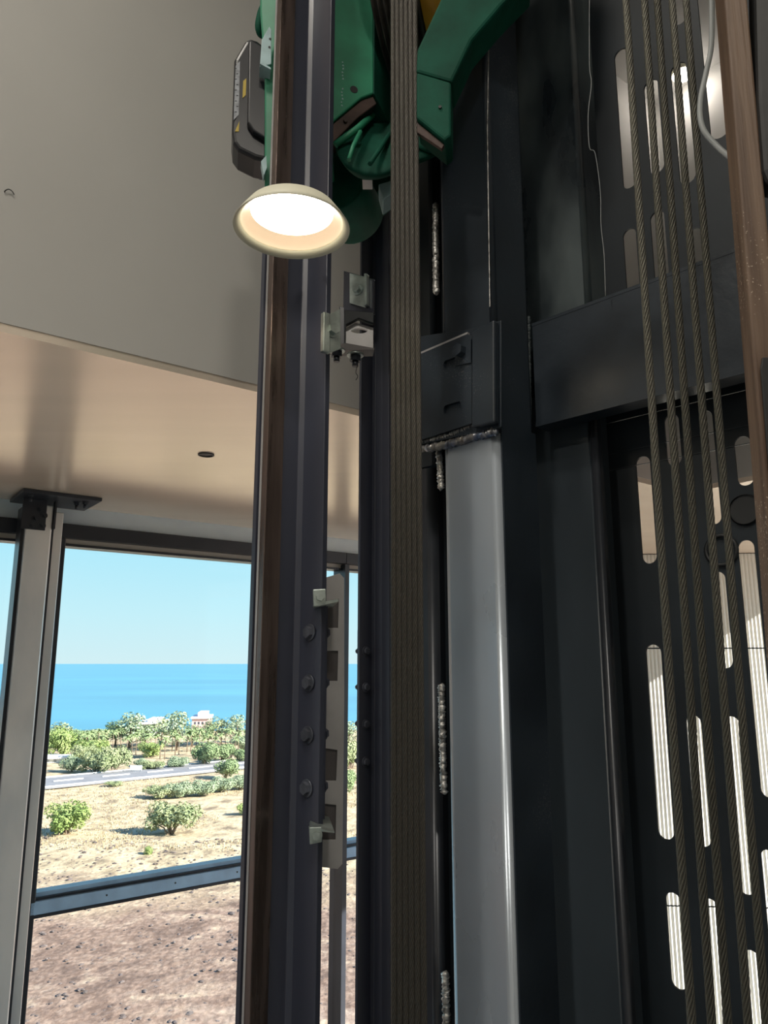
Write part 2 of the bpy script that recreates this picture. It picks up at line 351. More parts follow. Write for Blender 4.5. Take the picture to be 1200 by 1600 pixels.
# pale strip between the soffit and the window head
zh0 = W.p(200, 829)[1]; 
WIN_T0, WIN_T1 = W.p(200, 838)[1], W.p(200, 861)[1]
st('trim_1', bx(W, -8.0, 4.6, zh0, H, 0.0, 0.06), M['trimw'])
tmid0 = W.p(200, 1372)[1]; tmid1 = W.p(200, 1402)[1]
bays = [-5.02, -3.45, -1.88, -0.307, 1.264, 2.83, 4.4]
for i in range(len(bays) - 1):
    a0, a1 = bays[i], bays[i + 1]
    wd = thing('window_%d' % (i + 1), W.w((a0 + a1) / 2, ZF), None, None); wd['kind'] = 'structure'
    obj('head_frame', bx(W, a0, a1, WIN_T1 + 0.035, zh0, -0.02, 0.08), M['frame'], wd, bevel=0.003)
    obj('head_reveal', bx(W, a0, a1, WIN_T1 + 0.012, WIN_T1 + 0.0345, 0.02, 0.09), M['reveal'], wd)
    obj('head_bead', bx(W, a0, a1, WIN_T1, WIN_T1 + 0.0115, 0.01, 0.09), M['frame'], wd)
    obj('transom', bx(W, a0, a1, tmid1, tmid0 - 0.028, -0.02, 0.06), M['transom'], wd, bevel=0.003)
    obj('transom_groove', bx(W, a0, a1, tmid0 - 0.0275, tmid0 - 0.018, -0.005, 0.06), M['frame'], wd)
    obj('transom_cap', bx(W, a0, a1, tmid0 - 0.0175, tmid0, 0.01, 0.07), M['transom'], wd)
    obj('transom_lip', bx(W, a0, a1, tmid1 - 0.012, tmid1 - 0.0005, -0.022, 0.06), M['frame'], wd)
    obj('pane', bx(W, a0 + 0.01, a1 - 0.01, tmid0 - 0.002, WIN_T1 + 0.004, 0.045, 0.053), M['glass'], wd)
    obj('pane', bx(W, a0 + 0.01, a1 - 0.01, ZF + 0.05, tmid1 - 0.01, 0.045, 0.053), M['glass'], wd)
    sc_ = bmesh.new()
    for q in range(4):
        a = a0 + (a1 - a0) * (0.2 + 0.2 * q); z = (tmid0 + tmid1) / 2 - 0.01
        cyl(sc_, W.w(a, z, -0.022), W.w(a, z, -0.019), 0.004, n=10)
    obj('screw', sc_, M['frame'], wd)
    wdt = 0.014 if i in (3,) else 0.05
    if i != 4: obj('mullion', bx(W, a0 - 0.062, a0 + 0.020, ZF, WIN_T1 + 0.03, -0.02, 0.09), M['frame'], wd, bevel=0.004)
    obj('mullion', bx(W, a0 - 0.014, a0 + 0.014, ZF, WIN_T1 + 0.03, -0.028, 0.095), M['frame'], wd) if i == 4 else None

# the ribbed pale wall seen through the slots
RW = Fr((1.76, 4.98), -4)
rw = thing('wall_ribbed', RW.w(0.4, ZF), 'pale cream ribbed cladding wall glimpsed through the slots of the black panel', 'wall'); rw['kind'] = 'structure'
del rw['category']
def ribs(z0, z1):
    bm = bmesh.new(); p_ = 0.024; n = 104; a = -0.85; prev = None
    for i in range(n * 4 + 1):
        t = i / 4; ph = (i % 4); d = (0.0, 0.0, 0.010, 0.0)[ph] if False else 0.008 * (0 if ph == 0 else (-1 if ph == 2 else -0.8))
        A = bm.verts.new(RW.w(a + t * p_, z0, d)); Bv = bm.verts.new(RW.w(a + t * p_, z1, d))
        if prev: bm.faces.new([prev[0], A, Bv, prev[1]])
        prev = (A, Bv)
    return bm
zj = [ZF]
for px_, py_ in ((1055, 1415), (1022, 1013)): zj.append(RW.p(px_, py_)[1])
zj.append(H)
for z0, z1 in zip(zj, zj[1:]):
    o = obj('panel', ribs(z0 + 0.004, z1 - 0.004), M['rib'], rw)
obj('backing', bx(RW, -0.85, 1.64, ZF, H, 0.006, 0.05), M['matte'], rw)

# bits on soffit and bulkhead
def ring_on(P, r, nrm, label, nm='ceiling_hole'):
    bm = bmesh.new(); P = Vector(P); nrm = Vector(nrm)
    q = nrm.to_track_quat('Z', 'Y').to_matrix().to_4x4()
    lathe(bm, [(r, 0.0), (r, 0.004), (r * 0.82, 0.004), (r * 0.82, 0.0)], Matrix.Translation(P) @ q, 32)
    cyl(bm, P + nrm * 0.0002, P + nrm * 0.001, r * 0.8, n=32)
    o = obj(nm, bm, M['rubber']); tag(o, label, 'fitting'); return o
d_ = ray(322, 710); ring_on(d_ * (H / d_.z), 0.028, (0, 0, -1), 'small round dark cap in the cream soffit above the window')
Pb = on_plane(15, 300, B.O, B.n)
bm = bmesh.new(); tube(bm, spline([Pb + B.a * x + Vector((0, 0, z)) - B.n * 0.006 for x, z in ((-0.010, -0.004), (-0.004, 0.002), (0.003, 0.001), (0.009, -0.006))], 4), 0.0012, 6)
cyl(bm, Pb + B.a * -0.010 + Vector((0, 0, -0.004)) - B.n * 0.006, Pb + B.a * -0.010 + Vector((0, 0, -0.004)), 0.0012, n=6)
tag(obj('wall_hook', bm, M['rubber']), 'tiny black bent wire hook on the grey bulkhead wall', 'hook')

# ------------------------------------------------------------------ window post (steel column in front of the window)
PW = Fr(W.O - W.n * 0.16, WA)
a_l = PW.p(23, 1000)[0]; a_r = PW.p(66, 1000)[0]
post = thing('window_post', PW.w((a_l + a_r) / 2, ZF), 'satin grey steel post with bolted head plate standing before the window', 'post')
obj('shaft', bx(PW, a_l, a_r, ZF, H - 0.035, 0.0, 0.10), M['post'], post, bevel=0.006)
obj('web', bx(PW, a_r + 0.0005, a_r + 0.012, ZF, H - 0.04, 0.02, 0.11), M['frame'], post)
obj('rear_flange', bx(PW, a_r + 0.0125, a_r + 0.058, ZF, H - 0.05, 0.06, 0.11), M['post'], post, bevel=0.003)
obj('side_strip', bx(PW, a_l - 0.014, a_l - 0.0005, ZF, H - 0.05, 0.02, 0.11), M['frame'], post)
am = (a_l + a_r) / 2
obj('head_plate', bx(PW, am - 0.10, am + 0.22, H - 0.016, H - 0.001, -0.13, 0.14), M['frame'], post, bevel=0.002)
obj('angle_cleat', bx(PW, a_r + 0.001, a_r + 0.008, H - 0.14, H - 0.0165, -0.02, 0.015), M['frame'], post)
obj('angle_cleat', bx(PW, a_l - 0.02, a_r - 0.03, H - 0.15, H - 0.0165, -0.009, -0.0005), M['frame'], post, bevel=0.001)
for da, dz in ((-0.02, -0.10), (0.015, -0.085), (-0.03, -0.135), (0.012, -0.13), (-0.005, -0.06)):
    obj('bolt', hexbolt(bmesh.new(), PW.w(am + da, H + dz, -0.009), -PW.n, 0.010, shank=0.008), M['frame'], post)
for da, dd in ((0.14, -0.03), (0.165, -0.07), (-0.06, -0.08)):
    obj('bolt', hexbolt(bmesh.new(), PW.w(am + da, H - 0.016, dd), (0, 0, -1), 0.011, shank=0.02), M['frame'], post)

# ------------------------------------------------------------------ STEEL: shaft frame axes
U = -45
def SF(v): return Fr((v * 0.70711, v * 0.70711), U)      # plane v = const, a axis = u
ZT = ZC - 0.001; ZB = ZF + 0.001
C1 = SF(0.98)
aL, aR = C1.p(698, 1140)[0], C1.p(791, 1140)[0]
zsplit = C1.p(735, 686)[1]
def rcol(fr, a0, a1, d0, d1, r, z0, z1, n=5):
    pl = [xy(fr.w(a, 0, d)) for a, d in rrect(a0, a1, d0, d1, r, n)]
    bm = col(pl, z0, z1)
    for f_ in bm.faces:
        f_.smooth = abs(f_.normal.z) < 0.5 and f_.calc_area() < (z1 - z0) * r * 0.6
    return bm
c1 = thing('steel_column', C1.w((aL + aR) / 2, ZF, 0.05), 'square steel column polished grey below the weld and black above it', 'column')
obj('lower_section', rcol(C1, aL, aR, 0.0, 0.11, 0.013, ZB, zsplit), M['silver'], c1)
obj('upper_section', rcol(C1, aL - 0.0, aR, 0.002, 0.11, 0.010, zsplit + 0.0005, ZT), M['black'], c1)
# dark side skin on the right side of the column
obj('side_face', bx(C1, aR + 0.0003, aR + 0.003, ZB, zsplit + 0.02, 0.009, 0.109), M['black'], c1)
def bead(fr, pts, r, m, parent, name='weld_bead', lump=0.35, d=-0.001):
    """row of overlapping ripples along a px polyline on a plane"""
    bm = bmesh.new(); P = [fr.w(*fr.p(x, y), d) for x, y in pts]
    L = sum((b - a).length for a, b in zip(P, P[1:])); n = max(4, int(L / (r * 0.55))); 
    path = []
    for i in range(n + 1):
        t = i / n * (len(P) - 1); k = min(int(t), len(P) - 2); path.append(P[k].lerp(P[k + 1], t - k))
    rr = []
    for i, p in enumerate(path):
        for s, q in ((0, 1.0), (1, 1 - lump * random.uniform(0.4, 1))):
            rr.append(q * r * random.uniform(0.9, 1.1))
    pts2 = []
    for i in range(len(path) - 1): pts2 += [path[i], path[i].lerp(path[i + 1], 0.6)]
    pts2.append(path[-1]); rr = rr[:len(pts2)]; rr[0] *= 0.5; rr[-1] *= 0.5
    pts2 = [p + Vector((random.uniform(-1, 1), random.uniform(-1, 1), random.uniform(-1, 1))) * r * 0.12 for p in pts2]
    tube(bm, pts2, rr, 10); return obj(name, bm, m, parent)
# second hollow tube left of the column, stitch-welded to it
C0 = SF(1.045)
b0, b1 = C0.p(634, 1140)[0], C0.p(681, 1140)[0]
c0 = thing('hollow_tube', C0.w((b0 + b1) / 2, ZF, 0.04), 'dark blue-black hollow tube in the gap between the ropes and the grey column', 'tube')
obj('tube_body', rcol(C0, b0, b1, 0.0, 0.09, 0.016, ZB, zsplit - 0.01), M['tube'], c0)
obj('gap_plate', bx(C0, b1 - 0.004, aL + 0.055, ZB, ZT, 0.03, 0.034), M['matte'], c0)
obj('upper_body', rcol(C0, b0, b1 + 0.004, 0.005, 0.085, 0.01, zsplit - 0.005, ZT), M['matte'], c0)
Cb = SF(1.0)
for pts in (((681, 318), (682, 460)), ((686, 700), (690, 766)), ((690, 1068), (694, 1240)), ((696, 1518), (699, 1620))):
    bead(Cb, pts, 0.0068, M['weld'], c1, lump=0.5)
# horizontal weld with the ragged bead above it
wp = SF(0.975)
bead(wp, ((655, 703), (700, 695), (740, 683), (777, 674)), 0.0078, M['bluew'], c1, 'blue_weld', 0.55)
bead(wp, ((655, 692), (690, 684), (716, 676), (742, 664)), 0.0066, M['weld'], c1, 'ragged_weld', 0.85)
bead(C1, ((764, 70), (762, 200), (766, 480)), 0.0012, M['weld'], c1, 'corner_seam', 0.5)
# gusset and bolted plate at the column
g = thing('gusset_plate', wp.w(*wp.p(700, 690)), 'black gusset plate with two slots and a bolt welded across the column', 'plate')
slotA = rrect(*[*sorted((wp.p(700, 575)[0], wp.p(722, 575)[0]))], wp.p(712, 576)[1], wp.p(712, 563)[1], 0.0055)
slotB = rrect(*[*sorted((wp.p(700, 640)[0], wp.p(727, 640)[0]))], wp.p(712, 647)[1], wp.p(712, 633)[1], 0.0060)
obj('plate_body', prism([pxl(wp, ((640, 566), (737, 525), (744, 529), (744, 664), (640, 697))), slotA[::-1], slotB[::-1]], wp, -0.012, -0.006), M['black'], g)
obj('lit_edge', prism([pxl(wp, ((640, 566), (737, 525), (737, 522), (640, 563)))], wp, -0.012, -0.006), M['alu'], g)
obj('backing_plate', prism([pxl(wp, ((640, 530), (690, 522), (735, 516), (770, 506), (786, 502), (786, 668), (744, 678), (640, 700)))], wp, -0.0055, 0.003), M['black'], g, bevel=0.001)
obj('side_block', prism([pxl(wp, ((748, 524), (783, 505), (784, 664), (748, 672)))], wp, -0.020, -0.0058), M['black'], g, bevel=0.003)
pb_ = wp.w(*wp.p(729, 553), -0.012)
obj('bolt', hexbolt(bmesh.new(), pb_, -wp.n, 0.0115, h=0.013), M['black'], g)
obj('bolt_plate', prism([pxl(wp, ((719, 541), (744, 534), (744, 570), (719, 575)))], wp, -0.0145, -0.0121), M['black'], g)

# wide black post C2
C2 = SF(1.135)
k0, k1 = C2.p(846, 1140)[0], C2.p(960, 1140)[0]
c2 = thing('wide_column', C2.w((k0 + k1) / 2, ZF, 0.05), 'wide black column with smeared paint above the crossbeam, left of the slotted panel', 'column')
zb2 = C2.p(900, 600)[1]
obj('lower_section', rcol(C2, k0 - 0.05, k1 - 0.016, 0.004, 0.10, 0.004, ZB, zb2), M['wide'], c2)
obj('edge_strip', rcol(C2, k1 - 0.0155, k1, -0.002, 0.02, 0.006, ZB, zb2), M['tube'], c2)
obj('upper_section', rcol(C2, k0 - 0.05, k1, 0.0, 0.10, 0.010, zb2 + 0.0005, ZT), M['smear'], c2)
# crossbeam
BM = SF(1.092)
q0 = aR + 0.0035
zt_, zb_ = BM.p(1000, 443)[1], BM.p(1000, 626)[1]
be = thing('crossbeam', BM.w(q0, zb_), 'deep black horizontal crossbeam running from the column to the right', 'beam')
obj('web', bx(BM, q0, q0 + 1.25, zb_ + 0.006, zt_ - 0.006, 0.0, 0.008), M['black'], be)
obj('flange', bx(BM, q0, q0 + 1.25, zt_ - 0.006, zt_, -0.0005, 0.036), M['black'], be)
obj('flange', bx(BM, q0, q0 + 1.25, zb_, zb_ + 0.006, -0.0025, 0.036), M['black'], be)
bead(BM, ((826, 495), (827, 560), (828, 668)), 0.0042, M['smear'], be)

# slotted panel
PN = SF(1.20)
pn = thing('slotted_panel', PN.w(PN.p(1060, 1140)[0], ZF), 'black steel panel with rows of long rounded slots behind the right ropes', 'panel')
slots = [ # left, right (at mid height), top, bottom
 (966, 988, 72, 297), (976, 997, 356, 470), (1010, 1033, 122, 273), (1019, 1042, 328, 450), (1054, 1080, 94, 290), (1052, 1072, -120, 38), (1078, 1098, 355, 430), (1100, 1131, -130, 220),
 (998, 1021, 712, 881), (1018, 1043, 1007, 1310), (1044, 1068, 1396, 1545), (1038, 1061, 600, 728), (1078, 1103, 1118, 1322), (1105, 1128, 1406, 1700),
 (1098, 1120, 640, 820), (1116, 1139, 893, 1044), (1142, 1167, 1120, 1396), (1166, 1190, 1486, 1740), (1149, 1176, 681, 759), (1170, 1197, 842, 1245), (1050, 1074, 1690, 1900), (1200, 1224, 1330, 1600)]
zs0, zs1 = PN.p(1000, 690)[1], PN.p(1000, 660)[1]
gp_l = PN.p(966, 1140)[0] - 0.004
for part, lo, hi in (('lower_sheet', ZB, PN.p(1000, 650)[1]), ('upper_sheet', PN.p(1000, 649)[1], ZT)):
    loops = [[(gp_l, lo), (gp_l + 0.75, lo), (gp_l + 0.75, hi), (gp_l, hi)]]
    for l, r, t, b in slots:
        ym = (max(t, 0) + min(b, 1600)) / 2
        al, zl = PN.p(l, ym); ar, _ = PN.p(r, ym); z1_ = PN.p((l + r) / 2, t)[1]; z0_ = PN.p((l + r) / 2, b)[1]
        if part == 'lower_sheet' and t < 590 or part == 'upper_sheet' and t >= 590: continue
        z1_ = min(z1_, hi - 0.01); z0_ = max(z0_, lo + 0.01)
        rr_ = min((ar - al) / 2, (z1_ - z0_) / 2) * 0.98
        loops.append(rrect(al, ar, z0_, z1_, rr_, 8)[::-1])
    obj(part, prism(loops, PN, 0.0, 0.004), M['matte'], pn)
obj('edge_fold', bx(PN, gp_l - 0.003, gp_l - 0.0003, ZB, ZT, -0.004, 0.02), M['matte'], pn)
for yy in (700, 726):
    z_ = PN.p(1000, yy)[1]
    obj('fold_line', bx(PN, gp_l, gp_l + 0.7, z_ - 0.0006, z_ + 0.0006, -0.0015, -0.0001), M['tube'], pn)
hc = PN.p(1165, 797)
bm = bmesh.new(); cyl(bm, PN.w(*hc, -0.004), PN.w(*hc, -0.0003), 0.0225, n=40)
lathe(bm, [(0.0225, 0.0), (0.0245, 0.003), (0.0225, 0.006)], Matrix.Translation(PN.w(*hc, -0.0005)) @ (-PN.n).to_track_quat('Z', 'Y').to_matrix().to_4x4(), 40)
obj('dark_disc', bm, M['rubber'], pn)  # dark disc with a raised rim on the panel
hc = PN.p(1128, 860)
bm = bmesh.new(); MM = Matrix.Translation(PN.w(*hc, -0.0005)) @ (-PN.n).to_track_quat('Z', 'Y').to_matrix().to_4x4()
lathe(bm, [(0.026, 0.0), (0.026, 0.005), (0.021, 0.006), (0.021, 0.0)], MM, 40); obj('ring_reflection', bm, M['rubber'], pn)  # a reflected dark ring, modelled as a solid ring on the panel

# ------------------------------------------------------------------ guide rails
def trail(root, ang, mirror, s, zt, name, label, joint_z, pitch, z0=ZB):
    """T-section rail: root = plan point of the web root, blade towards the camera side"""
    r = math.radians(ang); n = Vector((math.cos(r), math.sin(r), 0))
    b = Vector((-n.y, n.x, 0)) 
    if b.y > 0: b = -b                                     # flange on the camera side
    R0 = Vector((root[0], root[1], 0)); P = lambda i, j: xy(R0 + n * i * s + b * j * s)
    t = thing(name, R0 + Vector((0, 0, ZF)), label, 'rail')
    base = [P(-0.012, -0.0635), P(-0.012, 0.0635), P(-0.002, 0.0635), P(0.003, 0.018), P(0.008, 0.010), P(0.038, 0.0075), P(0.038, -0.0075), P(0.008, -0.010), P(0.003, -0.018), P(-0.002, -0.0635)]
    obj('base', col(base, z0, zt), M['rail'], t, bevel=0.0012)
    obj('blade', col([P(0.0382, 0.0095), P(0.0700, 0.0095), P(0.0700, -0.0085), P(0.0382, -0.0095)], z0, zt), M['rail'] if mirror else M['blade'], t, bevel=0.001)
    obj('edge_glint', col([P(0.0702, -0.0025), P(0.0708, -0.0025), P(0.0708, -0.0075), P(0.0702, -0.0075)], z0, zt), M['alu'], t)  # pale strip on the polished blade edge, painting in its bright reflection
    if not mirror: obj('rear_strip', col([P(0.045, -0.0097), P(0.0735, -0.0097), P(0.0735, -0.0185), P(0.045, -0.0185)], z0, 0.75), M['rail'], t)
    # joint plate behind, four bolt heads in view
    obj('joint_plate', col([P(-0.0125, -0.062), P(-0.0125, 0.050), P(-0.027, 0.050), P(-0.027, -0.062)], joint_z - pitch * 2.1, joint_z + pitch * 2.1), M['rail'], t, bevel=0.001)
    for k in range(4):
        z = joint_z + (k - 1.5) * pitch
        hb = R0 + n * (0.0005) * s + b * 0.040 * s + Vector((0, 0, z))
        obj('bolt', hexbolt(bmesh.new(), hb, n, 0.0095 * min(1, s * 1.1), h=0.006), M['bolt'], t)
        hb = R0 - n * 0.027 * s + b * 0.040 * s + Vector((0, 0, z))
        obj('nut', hexbolt(bmesh.new(), hb, -n, 0.0085 * s, h=0.006, shank=0.004), M['rail'], t)
    bm = bmesh.new()
    zj_ = joint_z
    return t, R0, n, b
p1 = at(457, 1100, 1.21)
rail1, R1, n1, bb1 = trail((p1.x, p1.y), 225, False, 1.0, ZT, 'guide_rail', 'wide black guide rail with brown edge, nearer of the two, below the reflected lamp', at(485, 1108, 1.17).z, 0.0765)
p2 = at(586, 1100, 1.68)
rail2, Rr2, n2, bb2 = trail((p2.x, p2.y), -45, True, 0.72, ZT, 'guide_rail', 'narrow black guide rail just left of the thick rope bundle', at(575, 1103, 1.65).z, 0.0765)

# ------------------------------------------------------------------ rail bracket with clips
FB = Fr((0, 1.30), -25)
FB1 = Fr((0, 1.215), 35); FB2 = Fr((0, 1.40), -28)
br = thing('rail_bracket', at(545, 520, 1.35), 'black bracket with galvanised clips and bolts tying the two guide rails together', 'bracket')
# upper clip plate (facing left-near) 
obj('back_angle', prism([pxl(FB2, ((537, 423), (584, 436), (584, 490), (536, 488)))], FB2, 0.0, 0.006), M['rail'], br, bevel=0.0008)
obj('rail_clip', prism([pxl(FB2, ((548, 428), (573, 434), (573, 482), (548, 475)))], FB2, -0.005, -0.0005), M['zinc'], br, bevel=0.0008)
obj('clip_lip', prism([pxl(FB2, ((573, 431), (577, 431), (577, 479), (573, 481)))], FB2, -0.012, -0.0005), M['zinc'], br, bevel=0.0008)
obj('bolt', hexbolt(bmesh.new(), FB2.w(*FB2.p(561, 454), -0.005), -FB2.n, 0.0095, h=0.008), M['zinc'], br)
# lower clip (facing right-near)
obj('rail_clip', prism([pxl(FB1, ((511, 493), (530, 484), (531, 546), (511, 554)))], FB1, -0.004, 0.0), M['zinc'], br, bevel=0.0008)
obj('clip_lip', prism([pxl(FB1, ((501, 490), (511, 493), (511, 554), (500, 551)))], FB1, -0.010, 0.0), M['zinc'], br, bevel=0.0015)
obj('bolt', hexbolt(bmesh.new(), FB1.w(*FB1.p(516, 517), -0.004), -FB1.n, 0.0098, h=0.009), M['zinc'], br)
FBm = Fr((0, 1.33), 5)
obj('side_angle', prism([pxl(FBm, ((530, 482), (538, 484), (538, 545), (530, 547)))], FBm, -0.01, 0.02), M['rail'], br, bevel=0.001)
obj('centre_plate', prism([pxl(FBm, ((537, 484), (584, 488), (584, 505), (560, 497), (541, 507), (540, 540), (537, 542)))], FBm, 0.0, 0.012), M['matte'], br, bevel=0.001)
obj('lower_plate', prism([pxl(FBm, ((541, 507), (556, 499), (584, 507), (584, 548), (541, 548))), [*reversed(pxl(FBm, [(562 + 13 * math.cos(t * PI / 8), 512 + 4 * math.sin(t * PI / 8)) for t in range(16)]))]], FBm, 0.014, 0.020), M['alu'], br)
def hang_bolt(px, py, Y, k):
    P = at(px, py, Y); bm = bmesh.new()
    wb = bmesh.new(); cyl(wb, P + Vector((0, 0, 0.003)), P, 0.0155, n=24); obj('washer', wb, M['zinc'], br); cyl(bm, P - Vector((0, 0, 0.0003)), P - Vector((0, 0, 0.011)), 0.0105, n=6); cyl(bm, P - Vector((0, 0, 0.011)), P - Vector((0, 0, 0.021)), 0.0058, n=14)
    obj('hanging_bolt', bm, M['tube'], br)
hang_bolt(526, 549, 1.31, 0); hang_bolt(555, 556, 1.31, 0)
obj('foot_plate', prism([pxl(FBm, ((514, 544), (540, 540), (584, 548), (584, 550), (548, 551), (514, 547)))], FBm, -0.012, 0.02), M['plate_dark'], br)
# loose wire under the bracket
bm = bmesh.new(); tube(bm, spline([at(x, y, 1.31) for x, y in ((558, 572), (556, 582), (559, 588), (556, 594))], 5), 0.0007, 6); obj('wire_end', bm, M['rubber'], br)

# ------------------------------------------------------------------ notched plate
FN = Fr((0, 1.26), 8)
npl = thing('notched_plate', FN.w(*FN.p(515, 1350)), 'pale aluminium plate with square notches clipped along the wide guide rail', 'plate')
def notch(fr, xs):
    o_ = [(536 - 6, 897), (538, 906), (538, 1000), (534, 1340), (528, 1358), (499, 1355)]
    return o_
out_ = [(506, 903), (531, 896), (538, 903), (538, 1100), (535, 1350), (528, 1358), (495, 1354), (495, 1312),
        (524, 1312), (525, 1258), (497, 1255), (497, 1220), (525, 1220), (527, 1172), (499, 1168), (500, 1064),
        (527, 1064), (528, 1017), (500, 1017), (501, 981), (528, 981), (529, 936), (503, 940)]
obj('plate_body', prism([pxl(FN, out_)], FN, 0.0, 0.004), M['alu'], npl, bevel=0.0005)
for y0, y1 in ((933, 984), (1014, 1067), (1166, 1224), (1252, 1316)):
    obj('backing_tab', prism([pxl(FN, ((495, y0), (531, y0), (530, y1), (494, y1)))], FN, 0.0045, 0.009), M['plate_dark'], npl)
for cx, cy, s_ in ((499, 934, 1), (493, 1306, -1)):
    bm = bmesh.new(); f2 = FN.back(-0.112)
    add_prism(bm, [pxl(f2, ((cx - 10, cy - 13), (cx + 10, cy - 14), (cx + 10, cy + 10), (cx - 9, cy + 14)))], f2, 0.0, 0.012)
    add_prism(bm, [pxl(f2, ((cx - 8, cy + 8 * s_), (cx + 30, cy + 2 * s_ + (0 if s_ > 0 else -2)), (cx + 30, cy + 6 * s_), (cx - 6, cy + 14 * s_)))], f2, 0.0005, 0.1115)
    obj('clip', bm, M['zinc'], npl, bevel=0.001)
    obj('clip_bolt', hexbolt(bmesh.new(), f2.w(*f2.p(cx + 1, cy - 1), 0), -f2.n, 0.0065, h=0.006), M['zinc'], npl)

# ------------------------------------------------------------------ ropes
def rope_mesh(L, lobes=8, step=0.004, pitch=0.052):
    bm = bmesh.new(); n = 32; prev = None; k = int(L / step)
    for i in range(k + 1):
        z = i * step; ph = 2 * PI * z / pitch; ring = []
        for j in range(n):
            t = 2 * PI * j / n
            r = 0.80 + 0.20 * abs(math.cos(lobes / 2 * t)) ** 0.6
            ring.append(bm.verts.new((r * 0.5 * math.cos(t + ph), r * 0.5 * math.sin(t + ph), z)))
        if prev:
            for j in range(n):
                f_ = bm.faces.new([prev[j], prev[(j + 1) % n], ring[(j + 1) % n], ring[j]]); f_.material_index = 1 if j % 4 in (1, 2) and False or (j % 4 == 2) else 0
        prev = ring
    me = bpy.data.meshes.new('rope'); bm.to_mesh(me); bm.free(); return me
RL = 3.95
rm = rope_mesh(RL); rm.materials.append(M['rope2']); rm.materials.append(M['grease'])
rmb = rm.copy(); rmb.materials.clear(); rmb.materials.append(M['rope']); rmb.materials.append(M['grease'])
def rope(me, P0, P1, dia, label, group, rot):
    """rope through P0 and P1, stretched from the floor to the ceiling"""
    d = (P1 - P0); d /= d.z
    A = P0 + d * (ZB - P0.z); Bt = P0 + d * (ZT - 0.002 - P0.z)
    o = bpy.data.objects.new('hoist_rope', me); C.objects.link(o)
    q = (Bt - A).to_track_quat('Z', 'Y'); L_ = (Bt - A).length
    o.matrix_world = Matrix.Translation(A) @ q.to_matrix().to_4x4() @ Matrix.Rotation(rot, 4, 'Z') @ Matrix.Diagonal((dia, dia, L_ / RL, 1))
    tag(o, label, 'rope', group); return o
names6 = ['leftmost', 'second from left', 'third from left', 'fourth from left', 'fifth from left', 'rightmost']
for i in range(6):
    Yr = 1.15 - 0.0035 * i
    x0 = 614.0 + 6.9 * i; x1 = 615.8 + 9.4 * i
    P0 = at(x1, 1600, Yr); P1 = at(x0, 0, Yr)
    rope(rmb, P0, P1, 0.0088, 'dark steel hoist rope, %s in the tight bundle of six in the middle' % names6[i], 'steel ropes in the middle bundle', i * 0.5)
n5 = ['leftmost', 'second from left', 'middle', 'fourth from left', 'rightmost']
RX = ((978, 1081), (1007, 1112), (1027, 1137), (1050, 1169), (1072, 1197))
for i, (xa, xb) in enumerate(RX):
    Yr = 0.80 + 0.006 * i
    rope(rm, at(xb, 1600, Yr), at(xa, 0, Yr), 0.0088, 'twisted steel rope, %s of the five ropes over the slotted panel' % n5[i], 'five steel ropes in front of the slotted panel', i * 0.7)

# ------------------------------------------------------------------ hoisting machine
MF = Fr((0, 1.26), 0); MF2 = Fr((0.0, 1.22), 20); 
mc = thing('hoist_machine', at(560, 150, 1.4), 'green hoisting machine with yellow sheave and ribbed casting at the top of the rails', 'machine')
ML = Fr((0, 1.285), 0)
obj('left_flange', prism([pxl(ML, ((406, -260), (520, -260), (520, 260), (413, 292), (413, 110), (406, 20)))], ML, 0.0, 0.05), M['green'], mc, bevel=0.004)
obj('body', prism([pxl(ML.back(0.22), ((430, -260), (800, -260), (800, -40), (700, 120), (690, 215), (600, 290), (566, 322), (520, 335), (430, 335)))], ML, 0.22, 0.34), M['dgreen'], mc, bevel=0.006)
# bright block: front face plus side face going back to the right
FBk = Fr(xy(at(520, 100, 1.24)), 18)
fp = pxl(FBk, ((520, -260), (584, -260), (584, 146), (565, 153), (518, 192), (519, 100)))
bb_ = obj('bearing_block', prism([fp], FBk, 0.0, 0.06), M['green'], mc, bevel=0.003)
FBs = Fr(xy(FBk.w(FBk.p(584, 60)[0] + 0.0006, 0)), 62)
ang_pts = pxl(FBs, ((584.6, -260), (584.6, 145), (612, 172), (612, 115), (598, 70), (584.8, 30)))
side = [(0.0005, ang_pts[0][1]), (0.0005, FBk.p(584, 146)[1]), (0.055, FBk.p(584, 158)[1]), (0.095, FBk.p(584, 162)[1]), (0.085, FBk.p(584, 100)[1]), (0.03, FBk.p(584, 20)[1]), (0.01, ang_pts[0][1])]
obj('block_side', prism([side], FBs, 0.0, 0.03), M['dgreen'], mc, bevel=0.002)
hp = FBk.p(553, 140); bm = bmesh.new(); cyl(bm, FBk.w(*hp, -0.0008), FBk.w(*hp, 0.0), 0.0075, n=24); obj('bolt_hole', bm, M['rubber'], bb_)
obj('brown_shoe', prism([pxl(FBk, ((518, 194), (566, 154), (584, 148), (590, 160), (560, 182), (520, 222)))], FBk, 0.004, 0.07), M['brown'], mc, bevel=0.002)
bp_ = FBk.p(540, 188); obj('bolt', hexbolt(bmesh.new(), FBk.w(*bp_, 0.004), -FBk.n, 0.004, washer=False), M['brown'], mc)
# raised casting marks
bm = bmesh.new()
zz = FBk.p(535, 100)
for k in range(14):
    y_ = 98 + k * 5.2
    if k in (6, 7): continue
    x_ = 534 - 0.14 * (k) + (k % 3) * 0.6; a_, z_ = FBk.p(x_, y_)
    add_prism(bm, [[(a_, z_), (a_ + 0.0028 + 0.001 * (k % 2), z_), (a_ + 0.0028, z_ + 0.0022 + 0.0006 * (k % 3)), (a_ + 0.0008, z_ + 0.003)]], FBk, -0.0006, 0.0)
obj('casting_mark', bm, M['zincb'], bb_)
